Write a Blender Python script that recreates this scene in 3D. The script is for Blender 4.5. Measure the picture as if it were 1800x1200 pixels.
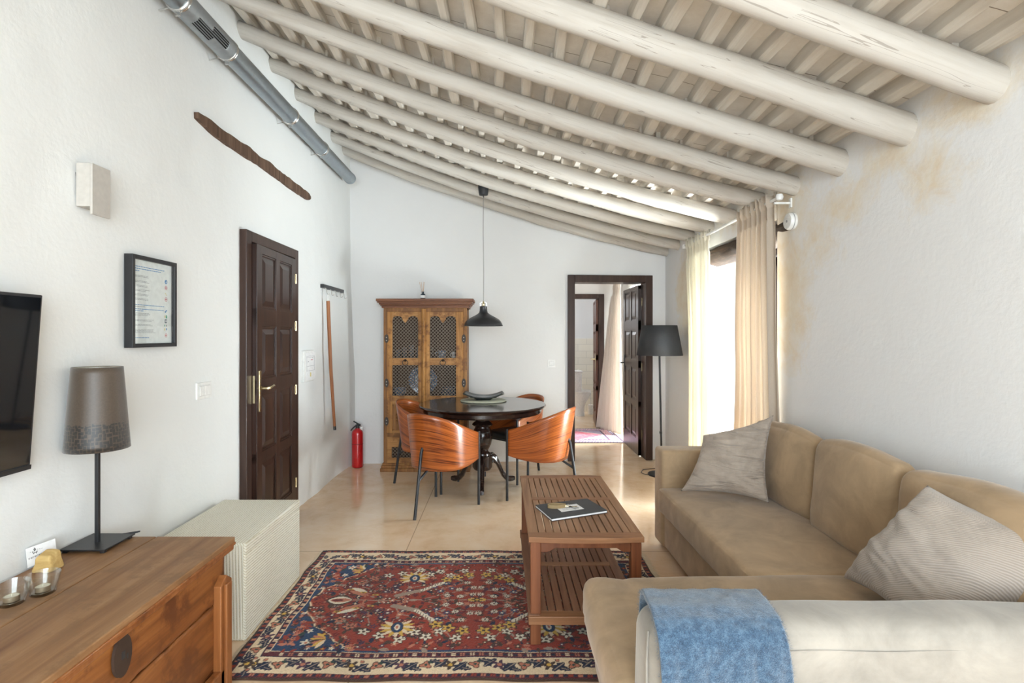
import bpy, bmesh, math, random
import numpy as np
from mathutils import Vector, Matrix, noise
random.seed(7)
PI = math.pi
for o in list(bpy.data.objects): bpy.data.objects.remove(o)
scene = bpy.context.scene
C = scene.collection

# ------------------------------------------------------------ camera, world, lights, exposure
cam_d = bpy.data.cameras.new('camera'); cam = bpy.data.objects.new('camera', cam_d); C.objects.link(cam)
cam.location = (0, 0, 1.41); cam.rotation_euler = (PI/2, 0, 0)
cam_d.lens = 19.0; cam_d.sensor_width = 36.0; cam_d.shift_x = 20/1800; cam_d.shift_y = -10/1800
cam_d.clip_start = 0.05
scene.camera = cam
vs = scene.view_settings
vs.view_transform = 'Standard'; vs.look = 'None'; vs.exposure = 0.60; vs.gamma = 1.0; vs.use_curve_mapping = False
w = bpy.data.worlds.new('sky'); scene.world = w; w.use_nodes = True
bg = w.node_tree.nodes['Background']; bg.inputs[0].default_value = (0.93, 0.97, 1.0, 1); bg.inputs[1].default_value = 2.6
scene.cycles.max_bounces = 10; scene.cycles.diffuse_bounces = 6; scene.cycles.glossy_bounces = 4
scene.cycles.transmission_bounces = 8; scene.cycles.transparent_max_bounces = 12
scene.cycles.caustics_reflective = False; scene.cycles.caustics_refractive = False
scene.cycles.sample_clamp_indirect = 6.0
scene.cycles.use_denoising = True
scene.cycles.use_adaptive_sampling = True; scene.cycles.adaptive_threshold = 0.02

def area(name, loc, target, sx, sy, power, col=(1, 1, 1)):
    d = bpy.data.lights.new(name, 'AREA'); d.shape = 'RECTANGLE'; d.size = sx; d.size_y = sy
    d.energy = power; d.color = col
    o = bpy.data.objects.new(name, d); C.objects.link(o); o.location = loc
    o.rotation_euler = (Vector(target) - Vector(loc)).to_track_quat('-Z', 'Y').to_euler()
    return o
# daylight through the terrace doors behind the camera, the window at the right and the window of the next room
area('daylight_terrace', (0.35, -2.30, 1.55), (0.1, 2.6, 0.85), 2.9, 2.1, 138, (0.82, 0.945, 1.04))
area('daylight_window', (2.95, 4.35, 1.75), (0.7, 4.2, 0.55), 1.2, 2.0, 180, (0.84, 0.945, 1.04))
area('sunlit_ground_bounce', (3.0, 4.3, 0.15), (0.7, 4.45, 2.7), 1.3, 0.9, 430, (0.90, 0.965, 1.0))
area('daylight_next_room', (2.9, 7.5, 1.3), (1.0, 7.4, 1.0), 0.9, 2.0, 190, (0.92, 0.97, 1.0))
area('fill_bathroom', (0.5, 10.0, 2.3), (1.3, 9.6, 0.5), 0.5, 0.5, 26, (0.95, 0.98, 1.0))  # added fill light to brighten the bathroom; it has no window

# ------------------------------------------------------------ node helpers
def new_mat(name):
    m = bpy.data.materials.new(name); m.use_nodes = True
    nt = m.node_tree; b = nt.nodes['Principled BSDF']
    return m, nt, b
def L(nt, a, b): nt.links.new(a, b)
def coords(nt, scale=(1, 1, 1), loc=(0, 0, 0), rot=(0, 0, 0), kind='Object'):
    tc = nt.nodes.new('ShaderNodeTexCoord'); mp = nt.nodes.new('ShaderNodeMapping')
    mp.inputs['Scale'].default_value = scale; mp.inputs['Location'].default_value = loc; mp.inputs['Rotation'].default_value = rot
    L(nt, tc.outputs[kind], mp.inputs['Vector']); return mp.outputs['Vector']
def tilted(nt, scale, rot):
    tc = nt.nodes.new('ShaderNodeTexCoord'); mp = nt.nodes.new('ShaderNodeMapping'); mp.vector_type = 'TEXTURE'
    mp.inputs['Rotation'].default_value = rot; mp.inputs['Scale'].default_value = tuple(1/s for s in scale)
    L(nt, tc.outputs['Object'], mp.inputs['Vector']); return mp.outputs['Vector']
def nz(nt, vec, scale=5, detail=3, rough=.5, dist=0):
    n = nt.nodes.new('ShaderNodeTexNoise'); n.inputs['Scale'].default_value = scale; n.inputs['Detail'].default_value = detail
    n.inputs['Roughness'].default_value = rough; n.inputs['Distortion'].default_value = dist
    L(nt, vec, n.inputs['Vector']); return n.outputs['Fac']
def ramp(nt, fac, stops):
    r = nt.nodes.new('ShaderNodeValToRGB'); cr = r.color_ramp
    cr.elements[0].position = stops[0][0]; cr.elements[0].color = (*stops[0][1], 1)
    cr.elements[1].position = stops[-1][0]; cr.elements[1].color = (*stops[-1][1], 1)
    for p, c in stops[1:-1]:
        e = cr.elements.new(p); e.color = (*c, 1)
    L(nt, fac, r.inputs[0]); return r.outputs[0]
def mixc(nt, fac, a, b, mode='MIX'):
    m = nt.nodes.new('ShaderNodeMix'); m.data_type = 'RGBA'; m.blend_type = mode
    for sock, v in ((m.inputs[0], fac), (m.inputs[6], a), (m.inputs[7], b)):
        if isinstance(v, (int, float)): sock.default_value = v
        elif isinstance(v, tuple): sock.default_value = (*v, 1)
        else: L(nt, v, sock)
    return m.outputs[2]
def math_(nt, op, a, b=None, clamp=False):
    m = nt.nodes.new('ShaderNodeMath'); m.operation = op; m.use_clamp = clamp
    for i, v in enumerate((a, b)):
        if v is None: continue
        if isinstance(v, (int, float)): m.inputs[i].default_value = v
        else: L(nt, v, m.inputs[i])
    return m.outputs[0]
def bump(nt, b, h, strength=.3, dist=.01):
    n = nt.nodes.new('ShaderNodeBump'); n.inputs['Strength'].default_value = strength; n.inputs['Distance'].default_value = dist
    L(nt, h, n.inputs['Height']); L(nt, n.outputs[0], b.inputs['Normal'])

def plain(name, col, rough=.5, metal=0., spec=.5, coat=0., sheen=0.):
    m, nt, b = new_mat(name)
    v = coords(nt); n = nz(nt, v, 40, 2)
    c = ramp(nt, n, [(.3, tuple(x*.93 for x in col)), (.7, tuple(min(1, x*1.05) for x in col))])
    L(nt, c, b.inputs['Base Color'])
    b.inputs['Roughness'].default_value = rough; b.inputs['Metallic'].default_value = metal
    b.inputs['Specular IOR Level'].default_value = spec; b.inputs['Coat Weight'].default_value = coat
    if sheen: b.inputs['Sheen Weight'].default_value = sheen
    return m

def plaster(name, col=(.86, .86, .855), stains=(), bumps=.16, scar=0.):
    m, nt, b = new_mat(name)
    v = coords(nt)
    n1 = nz(nt, v, 1.3, 4, .6); n2 = nz(nt, v, 38, 4, .6); n3 = nz(nt, v, 6, 5, .6, .4)
    c = ramp(nt, n1, [(.3, tuple(x*.965 for x in col)), (.7, col)])
    if stains:
        ns = nz(nt, v, 5.5, 7, .68, .5)
        tot = None
        for (cy, cz, ry, rz, k) in stains:
            mv = coords(nt, (0.0, 1/ry, 1/rz), (0, -cy/ry, -cz/rz))
            g = nt.nodes.new('ShaderNodeTexGradient'); g.gradient_type = 'SPHERICAL'; L(nt, mv, g.inputs[0])
            q = math_(nt, 'MULTIPLY', g.outputs['Fac'], k)
            tot = q if tot is None else math_(nt, 'MAXIMUM', tot, q)
        s = math_(nt, 'MULTIPLY', math_(nt, 'SUBTRACT', math_(nt, 'ADD', tot, math_(nt, 'MULTIPLY', ns, 1.35)), .98), 2.1, True)
        s = math_(nt, 'MULTIPLY', s, math_(nt, 'MULTIPLY', tot, 3.0, True))
        st = ramp(nt, nz(nt, v, 9, 5, .7), [(.35, (.80, .70, .52)), (.65, (.72, .55, .32))])
        c = mixc(nt, math_(nt, 'MULTIPLY', s, .62), c, st)
    L(nt, c, b.inputs['Base Color']); b.inputs['Roughness'].default_value = .85
    b.inputs['Specular IOR Level'].default_value = .2
    h = math_(nt, 'ADD', math_(nt, 'MULTIPLY', n2, .35), n3)
    bump(nt, b, h, bumps, .02)
    return m

BEAM_ROT = (0, .273, .1214)
def wood(name, dark, mid, light, axis='X', scale=1., rough=.45, coat=0., wear=None, bumpk=.15, kind='Object', spec=.32, tilt=None):
    """grain runs along the given axis"""
    m, nt, b = new_mat(name)
    st = {'X': (1.2, 18, 18), 'Y': (18, 1.2, 18), 'Z': (18, 18, 1.2)}[axis]
    coords_ = (lambda nt, sc, kind='Object': tilted(nt, sc, tilt)) if tilt else coords
    v = coords_(nt, tuple(s*scale for s in st), kind=kind)
    n1 = nz(nt, v, 1.0, 5, .62, .9); v2 = coords_(nt, tuple(s*scale*5 for s in st), kind=kind); n2 = nz(nt, v2, 1.0, 3, .6)
    f = math_(nt, 'ADD', math_(nt, 'MULTIPLY', n1, .75), math_(nt, 'MULTIPLY', n2, .25))
    c = ramp(nt, f, [(.3, dark), (.5, mid), (.68, light)])
    if wear:
        wn = nz(nt, coords(nt, kind=kind), 7, 6, .7)
        c = mixc(nt, ramp(nt, wn, [(.5, (0, 0, 0)), (.62, (1, 1, 1))]), c, wear)
    L(nt, c, b.inputs['Base Color']); b.inputs['Roughness'].default_value = rough
    b.inputs['Coat Weight'].default_value = coat; b.inputs['Coat Roughness'].default_value = .12
    b.inputs['Specular IOR Level'].default_value = spec
    bump(nt, b, f, bumpk, .004)
    return m

def velvet(name, col, sheen=.6, rib=0., light=None):
    m, nt, b = new_mat(name)
    v = coords(nt); n1 = nz(nt, v, 5, 6, .65, .6); n2 = nz(nt, v, 300, 2)
    c = ramp(nt, n1, [(.32, tuple(x*.80 for x in col)), (.66, tuple(min(1, x*1.18) for x in col))])
    L(nt, c, b.inputs['Base Color']); b.inputs['Roughness'].default_value = .9
    b.inputs['Specular IOR Level'].default_value = .35
    b.inputs['Sheen Weight'].default_value = sheen; b.inputs['Sheen Roughness'].default_value = .4
    b.inputs['Sheen Tint'].default_value = (1, .99, .97, 1)
    bump(nt, b, n2, .12, .002)
    return m

# ------------------------------------------------------------ mesh helpers
class B:
    """collects shapes into one mesh"""
    def __init__(s): s.bm = bmesh.new(); s.mi = 0; s.uv = None
    def _f(s, vs):
        try: f = s.bm.faces.new(vs)
        except ValueError: return None
        f.material_index = s.mi; return f
    def box(s, x0, x1, y0, y1, z0, z1, M=None):
        P = [Vector((x, y, z)) for z in (z0, z1) for y in (y0, y1) for x in (x0, x1)]
        if M is not None: P = [M @ p for p in P]
        v = [s.bm.verts.new(p) for p in P]
        for q in ((0, 2, 3, 1), (4, 5, 7, 6), (0, 1, 5, 4), (2, 6, 7, 3), (0, 4, 6, 2), (1, 3, 7, 5)):
            s._f([v[i] for i in q])
        return s
    def ring(s, pts): return [s.bm.verts.new(p) for p in pts]
    def bridge(s, a, b, closed=True):
        n = len(a)
        for i in range(n if closed else n-1):
            j = (i+1) % n; s._f([a[i], a[j], b[j], b[i]])
    def tube(s, pts, r, seg=10, caps=True, squash=None):
        pts = [Vector(p) for p in pts]; n = len(pts)
        rs = r if isinstance(r, (list, tuple)) else [r]*n
        prev = None; up = None
        for i, p in enumerate(pts):
            t = (pts[min(i+1, n-1)] - pts[max(i-1, 0)]).normalized()
            if up is None:
                up = Vector((0, 0, 1)) if abs(t.z) < .9 else Vector((1, 0, 0))
            a = (up - t*up.dot(t)).normalized(); b_ = t.cross(a); up = a
            sa, sb = squash if squash else (1, 1)
            ring = s.ring([p + a*math.cos(2*PI*k/seg)*rs[i]*sa + b_*math.sin(2*PI*k/seg)*rs[i]*sb for k in range(seg)])
            if prev: s.bridge(prev, ring)
            elif caps: s._f(ring[::-1])
            prev = ring
        if caps: s._f(prev)
        return s
    def lathe(s, prof, seg=32, c=(0, 0, 0), M=None, caps=True):
        prev = None; c = Vector(c)
        for (r, z) in prof:
            P = [c + Vector((r*math.cos(2*PI*k/seg), r*math.sin(2*PI*k/seg), z)) for k in range(seg)]
            if M is not None: P = [M @ p for p in P]
            ring = s.ring(P)
            if prev: s.bridge(prev, ring)
            elif caps: s._f(ring[::-1])
            prev = ring
        if caps: s._f(prev)
        return s
    def prism(s, pts, fn, a, b):
        """pts: 2-D outline; fn(u,v,w) -> point; extruded from w=a to w=b"""
        r0 = s.ring([fn(u, v, a) for u, v in pts]); r1 = s.ring([fn(u, v, b) for u, v in pts])
        s.bridge(r0, r1); s._f(r0[::-1]); s._f(r1); return s
    def grid(s, nu, nv, fn, closeu=False, uv=False):
        G = [[s.bm.verts.new(fn(i/nu, j/nv)) for j in range(nv+1)] for i in range(nu if closeu else nu+1)]
        if uv and s.uv is None: s.uv = s.bm.loops.layers.uv.new('UVMap')
        for i in range(nu):
            i2 = (i+1) % len(G)
            for j in range(nv):
                f = s._f([G[i][j], G[i2][j], G[i2][j+1], G[i][j+1]])
                if f and uv:
                    for lp, (a, b_) in zip(f.loops, ((i, j), (i+1, j), (i+1, j+1), (i, j+1))): lp[s.uv].uv = (a/nu, b_/nv)
        return G
    def soft(s, lo, hi, r=.03, bulge=(0, 0, 0), nse=0., nfreq=4., step=.06, wr=None):
        """rounded upholstered block"""
        lo = Vector(lo); hi = Vector(hi); c = (lo+hi)/2; h = (hi-lo)/2
        r = min(r, h.x*.98, h.y*.98, h.z*.98)
        def axisc(hh):
            a = [-hh + r*t for t in (0, .12, .3, .6, 1)]; n = max(2, int(2*(hh-r)/step))
            return a + [-hh+r + 2*(hh-r)*k/n for k in range(1, n)] + [-x for x in a[::-1]]
        ax = [axisc(h[k]) for k in range(3)]; cache = {}
        def V(p):
            key = tuple(round(x, 5) for x in p)
            if key in cache: return cache[key]
            q = Vector(p); core = Vector([max(-(h[k]-r), min(h[k]-r, q[k])) for k in range(3)])
            d = (q-core); nrm = d.normalized() if d.length > 1e-9 else Vector((0, 0, 1))
            out = core + nrm*r
            for k in range(3):
                o1, o2 = (k+1) % 3, (k+2) % 3
                f = max(0, 1-(q[o1]/h[o1])**2)*max(0, 1-(q[o2]/h[o2])**2)
                if abs(q[k]) > h[k]-1e-6: out[k] += math.copysign(bulge[k]*f, q[k])
            wp = out+c
            if nse: out += nrm*noise.noise(wp*nfreq)*nse
            if wr: out += wr(wp, nrm)
            v = s.bm.verts.new(out+c); cache[key] = v; return v
        for k in range(3):
            a, b_ = (k+1) % 3, (k+2) % 3
            for sg in (-1, 1):
                for i in range(len(ax[a])-1):
                    for j in range(len(ax[b_])-1):
                        qs = []
                        for (ii, jj) in ((i, j), (i+1, j), (i+1, j+1), (i, j+1)):
                            p = [0, 0, 0]; p[k] = sg*h[k]; p[a] = ax[a][ii]; p[b_] = ax[b_][jj]; qs.append(V(p))
                        if sg < 0: qs = qs[::-1]
                        if len(set(qs)) == 4: s._f(qs)
        return s
    def pillow(s, P, T, n=36, wrk=.012, freq=7., seed=0, pinch=.07, ridge=0.):
        """four corners around, thickness T"""
        P = [Vector(p) for p in P]; cen = sum(P, Vector())/4
        N = ((P[1]-P[0]).cross(P[3]-P[0])).normalized()
        for side in (1, -1):
            def fn(u, v):
                a, b_ = 2*u-1, 2*v-1
                pu = u + pinch*(-a)*(1-b_*b_); pv = v + pinch*(-b_)*(1-a*a)
                p = P[0]*(1-pu)*(1-pv) + P[1]*pu*(1-pv) + P[2]*pu*pv + P[3]*(1-pu)*pv
                e = max(0, (1-a**2)*(1-b_**2)); hgt = T*.5*e**.42
                q = Vector((p.x*1.0, p.y*1.0, p.z*1.0))*freq + Vector((seed, seed*2, side))
                wv = noise.noise(Vector((q.x*.6, q.y*.6, q.z*2.2))) * wrk*1.3 + abs(noise.noise(q*1.7))*wrk
                wv += ridge*(abs(noise.noise(Vector((u*2.2+v*1.2+seed, v*10+u*2.5, side))))-.2)
                return p + N*side*(hgt + wv*min(1, e*4))
            s.grid(n, n, fn)
        bmesh.ops.remove_doubles(s.bm, verts=s.bm.verts, dist=.0006)
        bmesh.ops.recalc_face_normals(s.bm, faces=s.bm.faces)
        return s

def obj(name, b, mat, parent=None, smooth=False, bevel=0, sub=0, world=True, solid=0, recalc=True, seg=2, offs=0, angle=40):
    bm = b.bm
    if recalc and not solid: bmesh.ops.recalc_face_normals(bm, faces=bm.faces)
    root = parent
    while root is not None and root.parent is not None: root = root.parent
    if parent is not None and world and root.type == 'EMPTY':
        M = root_matrix(root).inverted(); bm.transform(M)
    me = bpy.data.meshes.new(name); bm.to_mesh(me); bm.free()
    for m in (mat if isinstance(mat, (list, tuple)) else [mat]): me.materials.append(m)
    o = bpy.data.objects.new(name, me); C.objects.link(o)
    if parent is not None: o.parent = parent
    if smooth:
        for p in me.polygons: p.use_smooth = True
        if smooth != 'all':
            me.update(); thr = math.radians(angle)
            bm2 = bmesh.new(); bm2.from_mesh(me)
            for e in bm2.edges:
                if len(e.link_faces) == 2 and e.calc_face_angle(0) > thr: e.smooth = False
            bm2.to_mesh(me); bm2.free()
    if solid:
        md = o.modifiers.new('thickness', 'SOLIDIFY'); md.thickness = solid; md.offset = offs
    if bevel:
        md = o.modifiers.new('bevel', 'BEVEL'); md.width = bevel; md.segments = seg; md.limit_method = 'ANGLE'; md.angle_limit = math.radians(35)
    if sub:
        md = o.modifiers.new('sub', 'SUBSURF'); md.levels = sub; md.render_levels = sub
    return o
def root_matrix(o): return Matrix.Translation(o.location) @ o.rotation_euler.to_matrix().to_4x4()
def thing(name, label, cat, loc=(0, 0, 0), rotz=0, group=None):
    o = bpy.data.objects.new(name, None); C.objects.link(o); o.empty_display_size = .1
    o.location = loc; o.rotation_euler = (0, 0, rotz); o['label'] = label; o['category'] = cat
    if group: o['group'] = group
    return o
def tag(o, label, cat, group=None):
    o['label'] = label; o['category'] = cat
    if group: o['group'] = group
    return o
def struct(name, b, m, parent=None, **k):
    o = obj(name, b, m, parent, **k)
    if parent is None: o['kind'] = 'structure'
    return o
def dup(root, loc, rotz, label, group=None):
    r = root.copy(); C.objects.link(r); r.location = loc; r.rotation_euler = (0, 0, rotz); r['label'] = label
    if group: r['group'] = group
    for ch in list(root.children):
        c = ch.copy(); C.objects.link(c); c.parent = r
        for g in list(ch.children):
            d = g.copy(); C.objects.link(d); d.parent = c
    return r
def nfun(x, y, z, f, s=0.): return noise.noise(Vector((x*f+s, y*f+s*1.7, z*f-s)))

# ------------------------------------------------------------ materials
def cracked_wood(*a, **k):
    m = wood(*a, **k); nt = m.node_tree; b = nt.nodes['Principled BSDF']
    old = b.inputs['Base Color'].links[0].from_socket
    v = tilted(nt, (.75, 30, 30), BEAM_ROT); n = nz(nt, v, 1.0, 2, .5, .3)
    line = math_(nt, 'LESS_THAN', math_(nt, 'ABSOLUTE', math_(nt, 'SUBTRACT', n, .5)), .005)
    msk = math_(nt, 'GREATER_THAN', nz(nt, tilted(nt, (.8, 5, 5), BEAM_ROT), 3.0, 2), .50)
    f = math_(nt, 'MULTIPLY', math_(nt, 'MULTIPLY', line, msk), .45)
    L(nt, mixc(nt, f, old, (.16, .12, .09)), b.inputs['Base Color']); return m
M_wl = plaster('white_plaster', (.80, .81, .80))
M_wb = plaster('white_plaster_back', (.80, .80, .795))
M_wr = plaster('stained_plaster', (.81, .81, .81), stains=[
    (2.15, 2.36, .42, .22, 1.05), (2.35, 2.12, .38, .30, .85), (2.62, 2.27, .40, .2, .9), (2.95, 2.15, .5, .32, .8), (3.25, 1.95, .5, .4, .75),
    (3.52, 1.7, .42, .9, 1.0), (3.6, 2.3, .5, .5, .9), (5.5, 1.85, .42, .65, 1.35), (5.3, 2.2, .7, .3, .8), (4.3, 2.35, 1.2, .3, .45)])
M_beam = cracked_wood('painted_beam', (.47, .425, .37), (.56, .525, .475), (.60, .57, .525), 'X', .8, .8, bumpk=.3, spec=.2, tilt=BEAM_ROT)
M_batten = wood('painted_batten', (.52, .47, .41), (.64, .60, .54), (.69, .66, .61), 'Y', .8, .85, bumpk=.35, spec=.2)
def tiles_mat():
    m, nt, b = new_mat('painted_roof_tiles')
    v = coords(nt, (1, 1, 1)); br = nt.nodes.new('ShaderNodeTexBrick'); L(nt, v, br.inputs['Vector'])
    br.inputs['Scale'].default_value = 1; br.inputs['Brick Width'].default_value = .147; br.inputs['Row Height'].default_value = .31
    br.inputs['Mortar Size'].default_value = .0025; br.offset = 0.; br.inputs['Mortar Smooth'].default_value = .3
    n = nz(nt, v, 9, 5, .65); c = ramp(nt, n, [(.3, (.68, .64, .59)), (.7, (.79, .76, .715))])
    c = mixc(nt, br.outputs['Fac'], c, (.30, .26, .22))
    L(nt, c, b.inputs['Base Color']); b.inputs['Roughness'].default_value = .9; b.inputs['Specular IOR Level'].default_value = .1
    bump(nt, b, math_(nt, 'SUBTRACT', n, br.outputs['Fac']), .5, .012); return m
M_tiles = tiles_mat()
def floor_mat():
    m, nt, b = new_mat('polished_cement')
    v = coords(nt); n1 = nz(nt, v, .9, 6, .62, .6); n2 = nz(nt, v, 4.5, 7, .7, .5)
    f = math_(nt, 'ADD', math_(nt, 'MULTIPLY', n1, .6), math_(nt, 'MULTIPLY', n2, .4))
    c = ramp(nt, f, [(.33, (.66, .43, .25)), (.5, (.80, .60, .41)), (.66, (.85, .70, .53))])
    sx = nt.nodes.new('ShaderNodeSeparateXYZ'); L(nt, v, sx.inputs[0]); line = None
    for a, y in ((1, 3.54), (1, 6.12), (1, .9), (0, -.62)):
        d = math_(nt, 'ABSOLUTE', math_(nt, 'SUBTRACT', sx.outputs[a], y)); q = math_(nt, 'LESS_THAN', d, .0028)
        line = q if line is None else math_(nt, 'MAXIMUM', line, q)
    c = mixc(nt, math_(nt, 'MULTIPLY', line, .6), c, (.2, .13, .08))
    L(nt, c, b.inputs['Base Color'])
    r = ramp(nt, n2, [(.3, (.05, .05, .05)), (.7, (.17, .17, .17))]); L(nt, r, b.inputs['Roughness'])
    b.inputs['Specular IOR Level'].default_value = .85
    bump(nt, b, nz(nt, v, 3.0, 3, .5), .08, .02); return m
M_floor = floor_mat()
M_dark = wood('dark_stained_wood', (.018, .008, .005), (.034, .014, .009), (.056, .024, .015), 'Z', 1, .34, coat=.22)
M_frame = wood('dark_brown_frame_wood', (.028, .013, .008), (.045, .022, .015), (.068, .036, .025), 'Z', 1, .42, coat=.1)
M_brass = plain('brass', (.72, .60, .36), .25, 1)
M_steel = plain('steel', (.75, .75, .74), .25, 1)
M_black = plain('black_metal', (.018, .018, .02), .38, 0, .5)
M_matt = plain('black_matt', (.022, .022, .024), .55)
M_wht = plain('white_plastic', (.82, .82, .80), .3)
M_cab = wood('old_carved_teak', (.085, .035, .012), (.24, .105, .033), (.38, .185, .062), 'Z', .8, .55, wear=(.17, .075, .028), bumpk=.35)
M_cabl = wood('worn_honey_teak', (.16, .07, .022), (.38, .175, .048), (.54, .27, .085), 'Z', .8, .55, bumpk=.35, wear=(.17, .070, .024))
M_cabh = wood('worn_honey_teak_rail', (.20, .088, .028), (.39, .19, .062), (.50, .26, .095), 'X', .8, .55, bumpk=.35, wear=(.20, .085, .028))
M_cabt = wood('red_brown_cornice_wood', (.09, .032, .016), (.18, .07, .034), (.27, .12, .06), 'X', .8, .45, bumpk=.3)
M_chest = wood('old_pine_front', (.055, .017, .006), (.22, .075, .020), (.37, .145, .040), 'Y', .55, .42, coat=.1, bumpk=.6, wear=(.13, .042, .014))
M_chestt = wood('old_pine_lid', (.18, .08, .034), (.28, .145, .064), (.38, .22, .11), 'Y', .6, .5, bumpk=.25, wear=(.22, .115, .052))
M_chestp = wood('old_pine_post', (.12, .038, .012), (.24, .085, .025), (.33, .13, .042), 'Z', .6, .4, coat=.15, bumpk=.3)
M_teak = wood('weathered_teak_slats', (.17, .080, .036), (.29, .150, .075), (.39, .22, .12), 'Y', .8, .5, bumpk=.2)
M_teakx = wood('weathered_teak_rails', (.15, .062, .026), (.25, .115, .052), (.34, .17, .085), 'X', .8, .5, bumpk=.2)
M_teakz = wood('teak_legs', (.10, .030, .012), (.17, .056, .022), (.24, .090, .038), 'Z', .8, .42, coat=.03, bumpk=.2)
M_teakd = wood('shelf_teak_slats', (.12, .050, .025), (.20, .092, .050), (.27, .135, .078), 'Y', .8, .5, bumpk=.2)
M_ebony = wood('ebonised_table_wood', (.010, .005, .004), (.022, .011, .008), (.045, .022, .016), 'X', .6, .2, coat=.5, bumpk=.05)
M_velvet = velvet('tan_velvet', (.36, .250, .148), .28)
M_velvl = velvet('daylit_velvet', (.30, .272, .235), .45)  # greyer copy of the tan velvet; strong light on the backrest put into its colour
M_linen = velvet('taupe_linen', (.37, .305, .25), .3)
_nt = M_linen.node_tree; _b = _nt.nodes['Principled BSDF']
for _l in list(_b.inputs['Normal'].links): _nt.links.remove(_l)
bump(_nt, _b, nz(_nt, coords(_nt, (2.2, 2.2, 15), rot=(.12, .22, 0)), 1.6, 4, .55, .8), .9, .035)
def ribbed():
    m, nt, b = new_mat('ribbed_taupe_cotton')
    v = coords(nt); w_ = nt.nodes.new('ShaderNodeTexWave'); w_.inputs['Scale'].default_value = 60; w_.bands_direction = 'DIAGONAL'
    w_.inputs['Distortion'].default_value = 1.2; w_.inputs['Detail'].default_value = 2; L(nt, v, w_.inputs[0])
    c = ramp(nt, w_.outputs['Fac'], [(.2, (.29, .24, .20)), (.8, (.37, .315, .27))]); L(nt, c, b.inputs['Base Color'])
    b.inputs['Roughness'].default_value = .9; b.inputs['Sheen Weight'].default_value = .3; b.inputs['Specular IOR Level'].default_value = .1
    bump(nt, b, w_.outputs['Fac'], .35, .004); return m
M_rib = ribbed()
def curtain_mat(name, col, tr):
    m, nt, b = new_mat(name)
    v = coords(nt); n = nz(nt, v, 260, 2); c = ramp(nt, n, [(.35, tuple(x*.92 for x in col)), (.65, col)])
    L(nt, c, b.inputs['Base Color']); b.inputs['Roughness'].default_value = .9; b.inputs['Specular IOR Level'].default_value = .1
    t = nt.nodes.new('ShaderNodeBsdfTranslucent'); t.inputs[0].default_value = (*col, 1)
    mx = nt.nodes.new('ShaderNodeMixShader'); mx.inputs[0].default_value = tr
    L(nt, b.outputs[0], mx.inputs[1]); L(nt, t.outputs[0], mx.inputs[2]); L(nt, mx.outputs[0], nt.nodes['Material Output'].inputs[0])
    return m
M_curt = curtain_mat('sand_linen_curtain', (.66, .57, .47), .35)
M_curt2 = curtain_mat('cream_linen_curtain', (.82, .78, .68), .42)
M_curt3 = curtain_mat('beige_linen_curtain', (.80, .74, .68), .4)
def glass_mat():
    m, nt, b = new_mat('clear_glass')
    t = nt.nodes.new('ShaderNodeBsdfTransparent'); g = nt.nodes.new('ShaderNodeBsdfGlossy'); g.inputs['Roughness'].default_value = .02
    lw = nt.nodes.new('ShaderNodeLayerWeight'); lw.inputs[0].default_value = .5
    fac = math_(nt, 'ADD', math_(nt, 'MULTIPLY', math_(nt, 'POWER', lw.outputs['Facing'], 5.), .6), .04)
    mx = nt.nodes.new('ShaderNodeMixShader'); L(nt, fac, mx.inputs[0]); L(nt, t.outputs[0], mx.inputs[1]); L(nt, g.outputs[0], mx.inputs[2])
    t.inputs[0].default_value = (.97, .985, .98, 1)
    L(nt, mx.outputs[0], nt.nodes['Material Output'].inputs[0]); return m
M_glass = glass_mat()

# ============================================================ THE SETTING
XL, XR = -1.66, 1.88
def YB(x): return 5.95 + (x - XL)*.0621
SKEW = .122
def ZR(x, y=4.):
    t = max(0., min(1., (XR - x)/3.54)); yb = y + SKEW*(XR - x)
    sag = .018 + .075*max(0., min(1., (yb-2.4)/1.3))
    return 2.435 + (XR - x)*.2797 - sag*math.sin(PI*t)**.8
# floor
b = B(); b.grid(12, 24, lambda u, v: Vector((-2.6 + 6.2*u, -2.6 + 13.4*v, 0))); struct('floor', b, M_floor)
# left wall: hand-plastered surface
def left_x(y, z):
    d = .012*nfun(0, y, z, 1.1) + .006*nfun(0, y, z, 3.5, 5) + .003*nfun(0, y, z, 9, 2)
    low = max(0, 1 - z/.9)
    d += low*.035*abs(nfun(0, y, z, 2.3, 9))
    if y > 5.2: d += .05*((y-5.2)/.75)**2*max(0, min(1, (2.2-z)/1.2))
    k = 1.0
    if 3.2 < y < 4.5 and z < 2.3: k = .15
    return XL + d*k
b = B(); G = b.grid(170, 80, lambda u, v: Vector((left_x(-2.5+8.55*u, 3.75*v), -2.5+8.55*u, 3.75*v)))
b.box(-1.95, -1.70, -2.5, 6.05, 0, 3.75)
struct('wall_left', b, M_wl, smooth=True)
# right wall with the deep window reveal
def wall_box(name, parts, m, bev=.0, seg=3):
    b = B()
    for p in parts: b.box(*p)
    return struct(name, b, m, bevel=bev, seg=seg)
b = B()
def arc(cx, cy, r, a0, a1, n=6): return [(cx+r*math.cos(a0+(a1-a0)*k/n), cy+r*math.sin(a0+(a1-a0)*k/n)) for k in range(n+1)]
near = [(XR, -2.5)] + [(XR + .012*nfun(1, -2.5+6.1*k/40, 0, 1.6), -2.5+6.1*k/40) for k in range(1, 40)] + arc(XR+.05, 3.66, .05, PI, PI/2) + [(2.5, 3.74), (2.5, -2.5)]
far = [(XR+.0, 6.4), (XR, 5.08)] + arc(XR+.03, 5.03, .03, PI, 3*PI/2) + [(2.5, 5.0), (2.5, 6.4)]
b.prism(near, lambda u, v, w_: Vector((u, v, w_)), 0, 2.62)
b.prism(far, lambda u, v, w_: Vector((u, v, w_)), 0, 2.62)
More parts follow.
